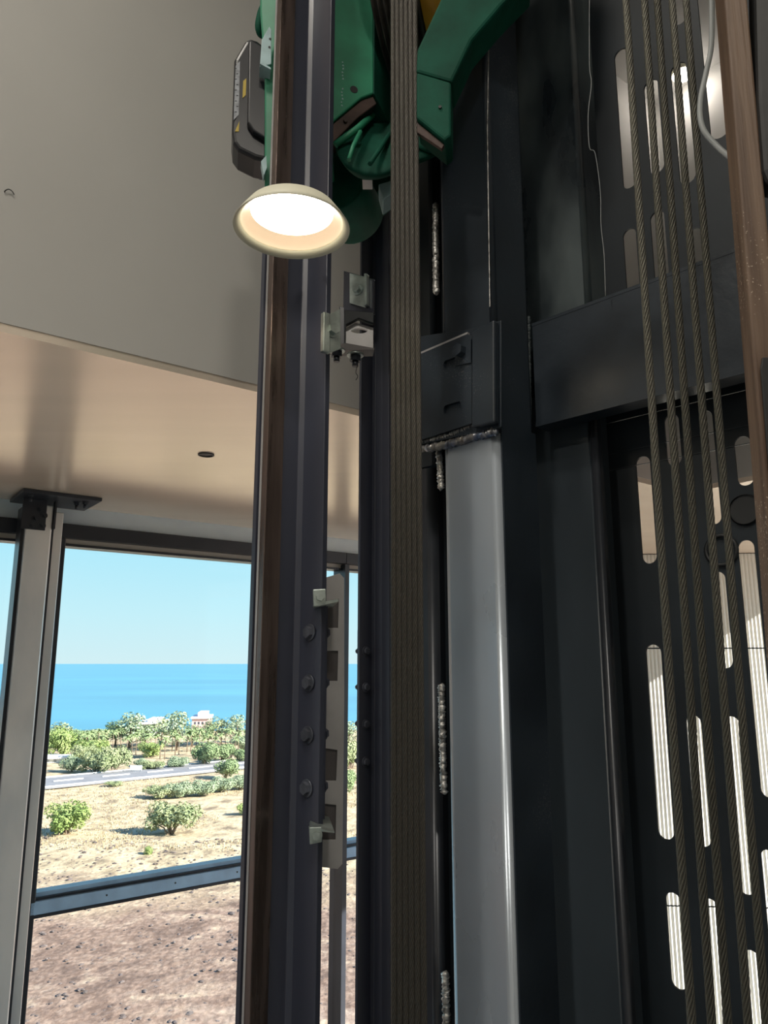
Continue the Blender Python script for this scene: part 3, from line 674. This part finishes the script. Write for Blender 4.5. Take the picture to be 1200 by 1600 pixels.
# right wing
MR = Fr((0, 1.25), -20)
MRf = Fr(xy(at(700, 100, 1.115)), -8)
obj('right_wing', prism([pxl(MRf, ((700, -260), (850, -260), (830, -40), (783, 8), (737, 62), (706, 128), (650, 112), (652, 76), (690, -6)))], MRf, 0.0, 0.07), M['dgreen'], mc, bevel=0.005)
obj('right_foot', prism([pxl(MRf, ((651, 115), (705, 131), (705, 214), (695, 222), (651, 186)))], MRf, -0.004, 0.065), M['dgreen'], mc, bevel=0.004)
obj('right_shoe', prism([pxl(MRf, ((651, 188), (694, 223), (690, 230), (651, 204)))], MRf, 0.004, 0.012), M['brown'], mc, bevel=0.001)
obj('bolt', hexbolt(bmesh.new(), MRf.w(*MRf.p(688, 171), -0.004), -MRf.n, 0.003, washer=False), M['rubber'], mc)
# ribbed cast bowl under the sheave: half dome with ribs
bc = at(612, 176, 1.36)
rim_l = at(522, 215, 1.26); 
bm = bmesh.new()
prof_px = [((521, 222), (560, 190), (588, 170), (625, 168), (660, 185), (697, 222)),
           ((522, 232), (556, 210), (590, 196), (628, 196), (662, 208), (692, 232)),
           ((528, 246), (556, 240), (592, 236), (630, 236), (662, 240), (684, 243)),
           ((540, 262), (560, 268), (592, 270), (624, 262), (650, 252), (670, 248)),
           ((556, 276), (570, 280), (590, 280), (608, 274), (630, 264), (650, 254))]
dep = [(1.27, 1.30, 1.36, 1.36, 1.30, 1.27), (1.24, 1.265, 1.32, 1.32, 1.265, 1.245), (1.225, 1.235, 1.26, 1.26, 1.235, 1.235), (1.225, 1.225, 1.225, 1.225, 1.235, 1.24), (1.25, 1.24, 1.24, 1.24, 1.25, 1.26)]
G_ = [[bm.verts.new(at(x, y, d)) for (x, y), d in zip(r_, dd)] for r_, dd in zip(prof_px, dep)]
Gb = [[bm.verts.new(at(x, y, d) + Vector((0, 0.012, 0.004))) for (x, y), d in zip(r_, dd)] for r_, dd in zip(prof_px, dep)]
nr, nc = len(G_), 6
for i in range(nr - 1):
    for j in range(nc - 1):
        bm.faces.new([G_[i][j], G_[i][j + 1], G_[i + 1][j + 1], G_[i + 1][j]]).smooth = True
        bm.faces.new([Gb[i][j], Gb[i + 1][j], Gb[i + 1][j + 1], Gb[i][j + 1]]).smooth = True
for i in range(nr - 1):
    for j in (0, nc - 1): bm.faces.new([G_[i][j], G_[i + 1][j], Gb[i + 1][j], Gb[i][j]])
for j in range(nc - 1):
    for i in (0, nr - 1): bm.faces.new([G_[i][j], G_[i][j + 1], Gb[i][j + 1], Gb[i][j]])
bmesh.ops.recalc_face_normals(bm, faces=bm.faces[:])
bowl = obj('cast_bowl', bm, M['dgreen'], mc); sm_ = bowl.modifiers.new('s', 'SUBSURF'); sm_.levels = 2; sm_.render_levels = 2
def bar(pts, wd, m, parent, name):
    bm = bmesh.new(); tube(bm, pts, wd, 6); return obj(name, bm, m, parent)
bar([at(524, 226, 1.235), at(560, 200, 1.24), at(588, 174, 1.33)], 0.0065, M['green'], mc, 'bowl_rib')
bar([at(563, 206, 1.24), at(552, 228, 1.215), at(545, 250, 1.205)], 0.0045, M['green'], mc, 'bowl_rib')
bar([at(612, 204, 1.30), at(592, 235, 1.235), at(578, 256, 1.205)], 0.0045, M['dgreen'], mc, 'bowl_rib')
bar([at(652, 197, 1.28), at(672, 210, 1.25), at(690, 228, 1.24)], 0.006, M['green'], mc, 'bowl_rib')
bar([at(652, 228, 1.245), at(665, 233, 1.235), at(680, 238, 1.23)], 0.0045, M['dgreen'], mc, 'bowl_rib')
# motor drum low behind the reflected lamp
bm = bmesh.new(); P = at(524, 285, 1.36); cyl(bm, P, P + Vector((0.035, 0.12, 0)), 0.062, 0.066, n=40); obj('motor_end', bm, M['dgreen'], mc, bevel=0.004)
obj('foot_bracket', prism([pxl(MF, ((591, 272), (612, 266), (640, 260), (640, 282), (612, 288), (598, 298)))], MF, 0.03, 0.08), M['zincb'], mc, bevel=0.002)
obj('rail_cap', prism([pxl(MF, ((566, 277), (582, 277), (582, 281), (566, 281)))], MF, 0.0, 0.03), M['alu'], mc, bevel=0.001)
bm = bmesh.new(); P = at(574, 312, 1.34); cyl(bm, P + Vector((-0.02, 0, 0)), P + Vector((0.02, 0.0, 0)), 0.03, n=32)
# sheave (rope wheel) with yellow drum
ax = Vector((0.94, -0.34, 0)).normalized(); pe = Vector((0.34, 0.94, 0)).normalized()
zc_ = 1.35; rs = 0.20
cen = Vector((0.035, 1.14, 0)) + pe * (rs + 0.006) + Vector((0, 0, zc_))
Mx = Matrix.Translation(cen) @ ax.to_track_quat('Z', 'Y').to_matrix().to_4x4()
bm = bmesh.new(); prof = [(0.03, -0.080)]
for i in range(7):
    z = -0.080 + i * 0.0125
    prof += [(rs + 0.003, z), (rs + 0.003, z + 0.002), (rs - 0.006, z + 0.0055), (rs - 0.006, z + 0.007), (rs + 0.003, z + 0.0105)]
prof += [(rs + 0.003, 0.014), (0.03, 0.014)]
lathe(bm, prof, Mx, 96); obj('sheave', bm, M['groove'], mc)
bm = bmesh.new(); lathe(bm, [(0.03, 0.0145), (rs + 0.006, 0.0145), (rs + 0.006, 0.075), (rs - 0.01, 0.085), (0.03, 0.085)], Mx, 96); obj('yellow_drum', bm, M['yellow'], mc)

# black control box beside the machine
BB = Fr((0, 1.36), 12)
bxo = thing('brake_box', at(390, 240, 1.38), 'black plastic box with grey and yellow stickers on the left of the green machine', 'box')
outl = [(384, 61), (392, 59), (402, 62), (425, 80), (425, 252), (398, 246), (372, 233), (364, 222), (362, 205), (366, 92)]
obj('case', prism([pxl(BB, outl)], BB, 0.0, 0.07), M['plastic'], bxo, bevel=0.008, seg=3)
obj('case_step', prism([pxl(BB, [(388, 72), (394, 70), (425, 88), (425, 230), (395, 212), (386, 198)])], BB, -0.014, -0.0003), M['plastic'], bxo, bevel=0.006, seg=3)
gl_ = obj('grey_label', prism([pxl(BB, ((368, 104), (375, 96), (373, 180), (365, 188)))], BB, -0.0012, -0.0004), M['label'], bxo)
obj('yellow_label', prism([pxl(BB, ((380, 127), (385, 123), (384, 149), (379, 154)))], BB, -0.0012, -0.0004), M['yel'], bxo)
obj('warning_triangle', prism([pxl(BB, ((374, 190), (373, 206), (367, 206)))], BB, -0.0012, -0.0004), M['yel'], bxo)
bm = bmesh.new()
for k in range(9):
    a_, z_ = BB.p(367 + (k % 2) * 2.4, 108 + k * 8.5); add_prism(bm, [[(a_, z_), (a_ + 0.0035, z_ + 0.001), (a_ + 0.0035, z_ + 0.0022), (a_, z_ + 0.0012)]], BB, -0.0018, -0.00125)
obj('label_print', bm, M['plastic'], gl_)
bm = bmesh.new(); P = at(408, 262, 1.37); cyl(bm, P + Vector((0, 0, 0.02)), P - Vector((0, 0, 0.006)), 0.0095, n=20); cyl(bm, P - Vector((0, 0, 0.006)), P - Vector((-0.002, 0, 0.022)), 0.0085, n=20)
obj('cable_gland', bm, M['navy'], bxo)
bm = bmesh.new(); P = at(411, 30, 1.36); tube(bm, spline([at(418, 4, 1.36), at(409, 16, 1.35), at(404, 40, 1.35), at(408, 54, 1.36), at(416, 50, 1.37)], 6), 0.0075, 10); obj('plug', bm, M['dgreen'], bxo)
BC = Fr((0, 1.31), 12)
bk_ = obj('blue_bracket', prism([pxl(BC, ((409, 62), (421, 41), (424, 46), (424, 100), (406, 104)))], BC, 0.0, 0.003), M['zincb'], mc, bevel=0.0008)
obj('bracket_lip', prism([pxl(BC, ((406, 102), (409, 100), (423, 108), (423, 111)))], BC, -0.004, 0.03), M['zincb'], mc)
bm = bmesh.new()
for x_, y_ in ((422, 61), (421, 74)): cyl(bm, BC.w(*BC.p(x_, y_), -0.001), BC.w(*BC.p(x_, y_), 0), 0.0022, n=12)
obj('screw_hole', bm, M['rubber'], bk_)
obj('gland_bracket', prism([pxl(BC, ((408, 252), (416, 243), (417, 262), (412, 274)))], BC, 0.0, 0.02), M['zincb'], mc)

# ------------------------------------------------------------------ glass reflection of a ceiling lamp, built as a solid lamp
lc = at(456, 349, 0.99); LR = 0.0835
lamp = thing('lamp_reflection', lc, 'glass reflection of a round glowing lamp with a cream rim, built solid before the wide guide rail', 'lamp')
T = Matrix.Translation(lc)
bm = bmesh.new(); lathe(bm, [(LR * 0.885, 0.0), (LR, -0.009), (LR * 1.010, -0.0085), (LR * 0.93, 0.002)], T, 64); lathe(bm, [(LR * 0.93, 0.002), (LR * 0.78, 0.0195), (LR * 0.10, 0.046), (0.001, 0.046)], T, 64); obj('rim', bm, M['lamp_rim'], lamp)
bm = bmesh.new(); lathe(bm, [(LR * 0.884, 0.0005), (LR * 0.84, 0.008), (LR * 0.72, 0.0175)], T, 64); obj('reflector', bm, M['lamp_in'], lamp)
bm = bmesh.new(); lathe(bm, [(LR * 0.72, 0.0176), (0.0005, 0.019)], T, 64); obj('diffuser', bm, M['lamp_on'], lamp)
bm = bmesh.new(); tube(bm, [lc + Vector((0, 0, 0.043)), lc + Vector((0.0, 0.10, 0.043)), lc + Vector((0.003, 0.142, 0.043))], 0.005, 10); obj('arm', bm, M['rail'], lamp)  # made-up arm holding the reflected lamp to the rail

# ------------------------------------------------------------------ right edge: timber, rubber buffer, cable, loose wire
FW = Fr((0, 0.66), -10)
def slant(fr, l0, l1, r0, r1, y0, y1, d0, d1):
    return prism([pxl(fr, ((l0, y0), (r0, y0), (r1, y1), (l1, y1)))], fr, d0, d1)
tb = thing('timber_post', at(1170, 800, 0.68), 'brown weathered timber strip at the far right edge of the frame', 'timber')
def lx(y): return 1132 + 0.0815 * y
obj('plank', slant(FW, lx(-500), lx(3100), lx(-500) + 32, lx(3100) + 62, -500, 3100, 0.0, 0.03), M['wood'], tb, bevel=0.002)
patch = [(lx(560) + 12, 560), (lx(575) + 8, 578), (lx(700) + 8, 700), (lx(860) + 8, 860), (lx(860) + 60, 860), (lx(560) + 60, 560)]
obj('dark_patch', prism([pxl(FW, patch)], FW, -0.003, -0.0003), M['rubber'], tb, bevel=0.001)
rb = obj('rubber_strip', prism([pxl(FW, ((1169, -400), (1260, -400), (1260, 300), (1198, 290), (1190, 270), (1182, 160)))], FW, -0.004, 0.02), M['rubber'], bevel=0.004)
tag(rb, 'black rubber strip against the top of the timber at the right edge', 'strip')
bm = bmesh.new(); tube(bm, spline([at(x, y, d) for x, y, d in ((1104, -150, 0.74), (1110, -60, 0.74), (1112, 60, 0.74), (1104, 110, 0.74), (1094, 160, 0.74), (1098, 200, 0.73), (1122, 230, 0.72), (1152, 254, 0.70), (1190, 280, 0.70))], 8), 0.0030, 12)
tag(obj('cable', bm, M['cable'], smooth=True), 'pale grey cable curving down in front of the slotted panel', 'cable')
bm = bmesh.new(); tube(bm, spline([at(x, y, 1.15) for x, y in ((921, 0), (921, 100), (924, 130), (919, 180), (921, 230), (930, 240), (938, 300), (939, 350), (944, 400), (946, 462))], 5), 0.0006, 6)
tag(obj('loose_wire', bm, M['cable']), 'hair thin loose wire hanging beside the smeared black column', 'wire')
# bright ceiling spot seen through the slots
d_ = ray(1067, 108); P = d_ * ((ZC - 0.0) / d_.z)
sp_ = thing('ceiling_spot', P, 'small bright ceiling spot shining through an upper slot of the panel', 'lamp')
bm = bmesh.new(); cyl(bm, P, P - Vector((0, 0, 0.03)), 0.05, n=32); obj('housing', bm, M['lamp_rim'], sp_)
bm = bmesh.new(); cyl(bm, P - Vector((0, 0, 0.031)), P - Vector((0, 0, 0.033)), 0.04, n=32); obj('diffuser', bm, M['spot_on'], sp_)
ld = bpy.data.lights.new('spot_light', 'POINT'); lo = bpy.data.objects.new('spot_light', ld); C.objects.link(lo); ld.energy = 0.35; ld.shadow_soft_size = 0.04; ld.color = (1, 0.93, 0.86); lo.location = P - Vector((0, 0, 0.08))

# ------------------------------------------------------------------ OUTSIDE
ZG = -12.0
bm = bmesh.new(); xs = [-160 + i * 2.5 for i in range(120)]; ys = [8 + i * 1.6 for i in range(92)]
G_ = []
for j, y in enumerate(ys):
    row = []
    for i, x in enumerate(xs):
        h = noise.noise(Vector((x * 0.09, y * 0.12, 0))) * 0.35 + noise.noise(Vector((x * 0.4, y * 0.5, 3))) * 0.10
        if y > 76: h *= max(0.15, 1 - (y - 76) / 8)
        edge = max(0, (y - (143 + 5 * noise.noise(Vector((x * 0.03, 0, 9)))))) * 0.12
        row.append(bm.verts.new((x, y, ZG + h * (1 if y < 140 else 0.2) - edge)))
    G_.append(row)
for a, b in zip(G_, G_[1:]):
    for i in range(len(xs) - 1): bm.faces.new([a[i], a[i + 1], b[i + 1], b[i]]).smooth = True
st('ground', bm, M['ground'])
st('sea', col([(-30000, 120), (30000, 120), (30000, 40000), (-30000, 40000)], ZG - 1.2, ZG - 0.45), M['sea'])
# near ground under the building, outside the terrain sheet
st('ground_apron', col([(-160, -60), (137, -60), (137, 8.3), (-160, 8.3)], ZG - 1, ZG - 0.05), M['ground'])
# road
rA = ground_at(60, 1222, ZG + 0.12); rB = ground_at(395, 1190, ZG + 0.12); dR = (rB - rA); dR.z = 0; dR.normalize()
pR = Vector((-dR.y, dR.x, 0)); rd = bmesh.new()
RWd = 7.6
c_ = ground_at(230, 1208, ZG + 0.12)
def strip(bm, off0, off1, z, s0=-150, s1=200):
    v = [bm.verts.new(c_ + dR * s + pR * o_ + Vector((0, 0, z))) for s, o_ in ((s0, off0), (s1, off0), (s1, off1), (s0, off1))]
    v2 = [bm.verts.new(p.co - Vector((0, 0, 0.10))) for p in v]
    bm.faces.new(v); bm.faces.new(v2[::-1])
    for i in range(4): bm.faces.new([v[i], v2[i], v2[(i + 1) % 4], v[(i + 1) % 4]])
strip(rd, -RWd / 2, RWd / 2, 0.05)
road = thing('road', c_, None, None); road['kind'] = 'structure'
obj('asphalt', rd, M['asphalt'], road)
bm = bmesh.new(); strip(bm, -RWd / 2 + 0.35, -RWd / 2 + 0.6, 0.16); obj('edge_line', bm, M['paint'], road)
bm = bmesh.new(); strip(bm, RWd / 2 - 0.6, RWd / 2 - 0.35, 0.16); obj('edge_line', bm, M['paint'], road)
bm = bmesh.new()
for k in range(40): strip(bm, -0.07, 0.07, 0.16, -60 + k * 5, -57 + k * 5)
o = obj('centre_dash', bm, M['paint'], road); o['kind'] = 'stuff'

# vegetation prototypes
def crown_mesh(name, seeds, leaf, nleaf, m):
    """leaf sprays scattered through clumps; seeds = (x, y, z, r)"""
    vs = []; fs = []
    for (x, y, z, r) in seeds:
        for k in range(int(nleaf * r * r)):
            d = Vector((random.gauss(0, 1), random.gauss(0, 1), random.gauss(0, 1))).normalized()
            rad = r * random.uniform(0.55, 1.05) ** 0.6
            c = Vector((x, y, z)) + Vector((d.x * rad, d.y * rad, d.z * rad * 0.85))
            if c.z < 0.05: continue
            nn = (d + Vector((random.uniform(-.8, .8), random.uniform(-.8, .8), random.uniform(-.4, 1.0)))).normalized()
            a = nn.orthogonal().normalized(); a.rotate(Matrix.Rotation(random.uniform(0, 6.28), 3, nn)); b = nn.cross(a)
            s = leaf * random.uniform(0.6, 1.4); i0 = len(vs)
            vs += [c - a * s, c + b * s * 0.45, c + a * s, c - b * s * 0.45]; fs.append((i0, i0 + 1, i0 + 2, i0 + 3))
    me = bpy.data.meshes.new(name); me.from_pydata([tuple(v) for v in vs], [], fs); me.materials.append(m); return me
def trunk_mesh(segs, m):
    bm = bmesh.new()
    for pts, r in segs: tube(bm, pts, r, 6)
    me = bpy.data.meshes.new('trunk'); bm.to_mesh(me); bm.free(); me.materials.append(m); return me
def bush_kind(m, seed, h=1.0, wdt=1.0, leaf=0.05, n=3000):
    random.seed(seed); seeds = []
    for k in range(12):
        t = random.uniform(0, 6.28); q = random.uniform(0.1, 0.62) * wdt
        seeds.append((math.cos(t) * q, math.sin(t) * q, random.uniform(0.24, 0.68) * h, random.uniform(0.26, 0.38)))
    cm = crown_mesh('crown', seeds, leaf, n, m)
    tm = trunk_mesh([([(random.uniform(-.05, .05), 0, -0.15), (s[0] * .4, s[1] * .4, s[2] * .5), (s[0] * .9, s[1] * .9, s[2])], [0.03, 0.022, 0.008]) for s in seeds[:7]], M['bark'])
    return cm, tm
def tree_kind(m, seed, leaf=0.035, n=1700):
    random.seed(seed); seeds = []
    for k in range(16):
        t = random.uniform(0, 6.28); z = random.uniform(0.26, 0.80); q = random.uniform(0.0, 0.30) * (1.15 - abs(z - 0.5))
        seeds.append((math.cos(t) * q, math.sin(t) * q, z, random.uniform(0.15, 0.23)))
    cm = crown_mesh('crown', seeds, leaf, n, m)
    tm = trunk_mesh([([(0, 0, -0.1), (0.01, 0, 0.3), (0.0, 0.01, 0.7)], [0.03, 0.024, 0.01])] + [([(0, 0, 0.25), (s[0], s[1], s[2])], [0.015, 0.006]) for s in seeds[:6]], M['bark'])
    return cm, tm
def palm_kind(seed):
    random.seed(seed); vs = []; fs = []
    for k in range(26):
        t = k * 2.4; el = random.uniform(-0.3, 1.1); p = Vector((0, 0, 0.84)); d = Vector((math.cos(t) * math.cos(el), math.sin(t) * math.cos(el), math.sin(el))) * 0.05
        side = Vector((-math.sin(t), math.cos(t), 0)); prev = None
        for j in range(6):
            wd = 0.038 * (1 - j / 6) + 0.004; i0 = len(vs); vs += [p - side * wd - Vector((0, 0, wd * .6)), p, p + side * wd - Vector((0, 0, wd * .6))]
            if prev is not None: fs += [(prev, prev + 1, i0 + 1, i0), (prev + 1, prev + 2, i0 + 2, i0 + 1)]
            prev = i0; p = p + d; d = d + Vector((0, 0, -0.012))
    me = bpy.data.meshes.new('fronds'); me.from_pydata([tuple(v) for v in vs], [], fs); me.materials.append(M['palm'])
    tm = trunk_mesh([([(0, 0, -0.05), (0.008, 0, 0.4), (0, 0, 0.85)], [0.024, 0.018, 0.016])], M['bark']); return me, tm
BK = [bush_kind(M['leaf1'], 1), bush_kind(M['leaf2'], 2), bush_kind(M['leaf3'], 3), bush_kind(M['leafd'], 4)]
TK = [tree_kind(M['leaf2'], 11), tree_kind(M['leaf3'], 12), tree_kind(M['leafd'], 13)]
PK = [palm_kind(21), palm_kind(22)]
def plant(kind, name, px, pyb, pw, pyt, label, cat, group, cn='crown', rz=None):
    """px = centre, pyb = base row, pw = width and pyt = top row, as seen in the photograph"""
    P = ground_at(px, pyb, ZG + 0.05); dist = P.dot(Vector((0, cp, sp)))
    wdt = pw / F * dist; hgt = at(px, pyt, P.y).z - P.z
    e = thing(name, P, label, cat, group)
    sxy = wdt / (1.5 if name in ('bush', 'shrub') else (0.84 if name == 'tree' else 0.62)); szz = hgt / 0.97
    for n_, me in ((cn, kind[0]), ('trunk', kind[1])):
        o = bpy.data.objects.new(n_, me); C.objects.link(o); o.parent = e
    e.scale = (sxy, sxy, szz); e.rotation_euler.z = rz if rz is not None else random.uniform(0, 6.28); return e
random.seed(3)
plant(BK[0], 'bush', 105, 1304, 74, 1249, 'bright green round bush standing alone in the dry grass by the window post', 'bush', None)
plant(BK[1], 'bush', 268, 1301, 78, 1247, 'olive round bush alone in the middle of the dry grass', 'bush', None)
plant(BK[0], 'bush', 384, 1272, 28, 1254, 'small green bush in the dry grass beside the guide rail', 'bush', None)
plant(BK[0], 'bush', 232, 1337, 15, 1321, 'tiny green shoot of a bush in the dry grass above the transom', 'bush', None)
ORD = ['leftmost', 'second', 'third', 'fourth', 'fifth', 'sixth', 'seventh', 'eighth', 'ninth', 'tenth', 'eleventh', 'twelfth', 'thirteenth', 'fourteenth', 'fifteenth', 'sixteenth', 'seventeenth', 'eighteenth', 'nineteenth', 'twentieth', 'twenty-first', 'twenty-second', 'twenty-third', 'twenty-fourth', 'twenty-fifth', 'twenty-sixth', 'twenty-seventh', 'twenty-eighth', 'twenty-ninth', 'thirtieth', 'thirty-first', 'thirty-second', 'thirty-third', 'thirty-fourth', 'thirty-fifth', 'thirty-sixth']
LOOK = {0: 'bright green', 1: 'olive', 2: 'grey-green', 3: 'dark green'}
TLOOK = {0: 'olive', 1: 'grey-green', 2: 'dark green'}
def which(i): return ORD[0] if i == 0 else ORD[i] + ' from the left'
near = sorted(((250, 1246, 46, 1224, 1), (283, 1246, 46, 1219, 2), (315, 1242, 46, 1217, 2), (345, 1236, 44, 1212, 2), (374, 1232, 44, 1209, 2), (352, 1216, 46, 1184, 3), (402, 1228, 40, 1206, 2), (178, 1228, 26, 1219, 1), (132, 1192, 40, 1160, 1)))
for i, (x, yb, w_, yt, k) in enumerate(near):
    plant(BK[k], 'bush', x, yb, w_, yt, '%s bush, %s of the low thicket along the road' % (LOOK[k], which(i)), 'bush', 'bushes of the thicket along the road')
far = sorted(((112, 1205, 34, 1178, 2), (150, 1208, 58, 1170, 1), (178, 1207, 46, 1160, 1), (96, 1180, 50, 1134, 0), (238, 1203, 34, 1187, 1), (222, 1197, 26, 1184, 2), (234, 1182, 40, 1157, 0), (318, 1195, 50, 1158, 3), (348, 1189, 46, 1160, 3), (276, 1199, 34, 1180, 2), (380, 1190, 36, 1170, 3), (128, 1168, 48, 1138, 3), (162, 1160, 46, 1136, 1), (82, 1166, 50, 1140, 0), (385, 1172, 44, 1146, 2), (540, 1240, 40, 1200, 3), (548, 1200, 50, 1150, 1), (142, 1185, 50, 1152, 0)))
for i, (x, yb, w_, yt, k) in enumerate(far):
    plant(BK[k], 'bush', x, yb, w_, yt, '%s bush, %s of those beyond the road' % (LOOK[k], which(i)), 'bush', 'bushes on the far side of the road')
trees = sorted(((202, 1168, 72, 1108, 1), (180, 1165, 50, 1122, 2), (276, 1172, 62, 1105, 1), (252, 1165, 44, 1115, 0), (345, 1162, 54, 1118, 0), (370, 1164, 50, 1112, 1), (325, 1164, 40, 1124, 2), (98, 1162, 56, 1128, 0), (226, 1166, 44, 1128, 2), (118, 1163, 48, 1140, 2), (300, 1166, 44, 1128, 2), (398, 1160, 50, 1116, 1), (142, 1160, 50, 1138, 1), (428, 1160, 50, 1120, 0), (545, 1160, 50, 1124, 1), (75, 1164, 50, 1134, 1)))
for i, (x, yb, w_, yt, k) in enumerate(trees):
    plant(TK[k], 'tree', x, yb, w_, yt, '%s leafy tree, %s of the tall belt along the shore' % (TLOOK[k], which(i)), 'tree', 'trees along the shore')
random.seed(9); pal = sorted((128 + i * 7.7 + random.uniform(-3, 3), 1174 + random.uniform(-6, 9)) for i in range(34))
for i, (x, yb) in enumerate(pal):
    yb += 5 if 230 < x < 340 else 0
    plant(PK[i % 2], 'palm_tree', x, yb, 21, yb - random.uniform(30, 38), 'slender palm, %s in the grove across the road' % which(i), 'palm tree', 'palms in the grove across the road', 'fronds')
# houses by the shore
def house(px, pyb, wpx, hpx, dep_, m, label, dome=False):
    P = ground_at(px, pyb, ZG); k = P.dot(Vector((0, cp, sp))) / F; w_, h_ = wpx * k, hpx * k
    f_ = Fr((P.x, P.y), 8); e = thing('house', P, label, 'house')
    obj('walls', bx(f_, -w_ / 2, w_ / 2, ZG, ZG + h_, 0, dep_), m, e)
    obj('roof', bx(f_, -w_ / 2 - 0.2, w_ / 2 + 0.2, ZG + h_ + 0.01, ZG + h_ + 0.3, -0.3, dep_ + 0.2), M['bwhite'], e)
    obj('upper_storey', bx(f_, -w_ / 5, w_ / 3.2, ZG + h_ + 0.31, ZG + h_ * 1.35, 0.8, dep_ - 0.5), m, e)
    for j in range(4):
        for z_ in (0.35, 0.68):
            a_ = -w_ / 2 + w_ * (0.15 + 0.22 * j); obj('window', bx(f_, a_, a_ + w_ * 0.09, ZG + h_ * z_, ZG + h_ * (z_ + 0.15), -0.04, 0.02), M['bglass'], e)
house(235, 1152, 34, 20, 7, M['bwhite'], 'white house with a flat roof between two tall trees by the sea')
house(312, 1150, 26, 26, 7, M['bpink'], 'pink house among the trees by the sea')
house(90, 1192, 50, 6, 2, M['bwhite'], 'long low white building left of the bushes across the road')
# road sign
P = ground_at(212, 1206, ZG + 0.1); k = P.dot(Vector((0, cp, sp))) / F; f_ = Fr((P.x, P.y), 5)
sg = thing('signboard', P, 'small pale signboard on two legs beside the road', 'sign')
obj('board', bx(f_, -9 * k, 9 * k, P.z + 2.5 * k, P.z + 9.5 * k, 0, 0.1), M['trimw'], sg)
for s_ in (-7, 6.4): obj('leg', bx(f_, s_ * k, (s_ + 0.8) * k, P.z - 0.1, P.z + 2.5 * k, 0, 0.1), M['frame'], sg)
# stones on the bare ground
random.seed(5); bm = bmesh.new()
for i in range(1500):
    y = random.uniform(27, 56); x = random.uniform(-0.52, -0.02) * y * 1.05
    if random.random() < 0.35: y = random.uniform(44, 56); x = random.uniform(-0.5, -0.05) * y
    s = random.uniform(0.03, 0.11) * (1.8 if random.random() < 0.06 else 1)
    h = noise.noise(Vector((x * 0.09, y * 0.12, 0))) * 0.35 + noise.noise(Vector((x * 0.4, y * 0.5, 3))) * 0.10
    bmesh.ops.create_icosphere(bm, subdivisions=1, radius=s, matrix=Matrix.Translation((x, y, ZG + h)) @ Matrix.Rotation(random.uniform(0, 6), 4, 'Z') @ Matrix.Diagonal((1.3, 0.9, 0.6, 1)))
tag(obj('stones', bm, M['rock']), 'dark stones strewn over the bare brown ground below the windows', 'stones', kind='stuff')

# dry grass tufts over the field
random.seed(12); vs = []; fs = []
for i in range(14000):
    y = random.uniform(52, 84); x = random.uniform(-0.52, 0.0) * y * 1.02
    if noise.noise(Vector((x * 0.12, y * 0.12, 7))) < -0.15: continue
    h = noise.noise(Vector((x * 0.09, y * 0.12, 0))) * 0.35 + noise.noise(Vector((x * 0.4, y * 0.5, 3))) * 0.10
    if y > 76: h *= max(0.15, 1 - (y - 76) / 8)
    s = random.uniform(0.05, 0.15)
    for k in range(3):
        t = random.uniform(0, 6.28); d = Vector((math.cos(t), math.sin(t), 0)) * s * 0.5; P = Vector((x, y, ZG + h - 0.03)); i0 = len(vs)
        vs += [P - d * 0.5, P + d * 0.5, P + d * 0.7 + Vector((0, 0, s)), P + d * 0.3 + Vector((0, 0, s * 1.1))]; fs.append((i0, i0 + 1, i0 + 2, i0 + 3))
me = bpy.data.meshes.new('dry_grass'); me.from_pydata([tuple(v) for v in vs], [], fs)
me.materials.append(mat('dry_straw', (0.42, 0.34, 0.21), 0.9, col2=(0.62, 0.51, 0.33), vscale=0.4, spec=0.1))
o = bpy.data.objects.new('dry_grass', me); C.objects.link(o); tag(o, 'dry straw-coloured grass tufts covering the field before the road', 'grass', kind='stuff')
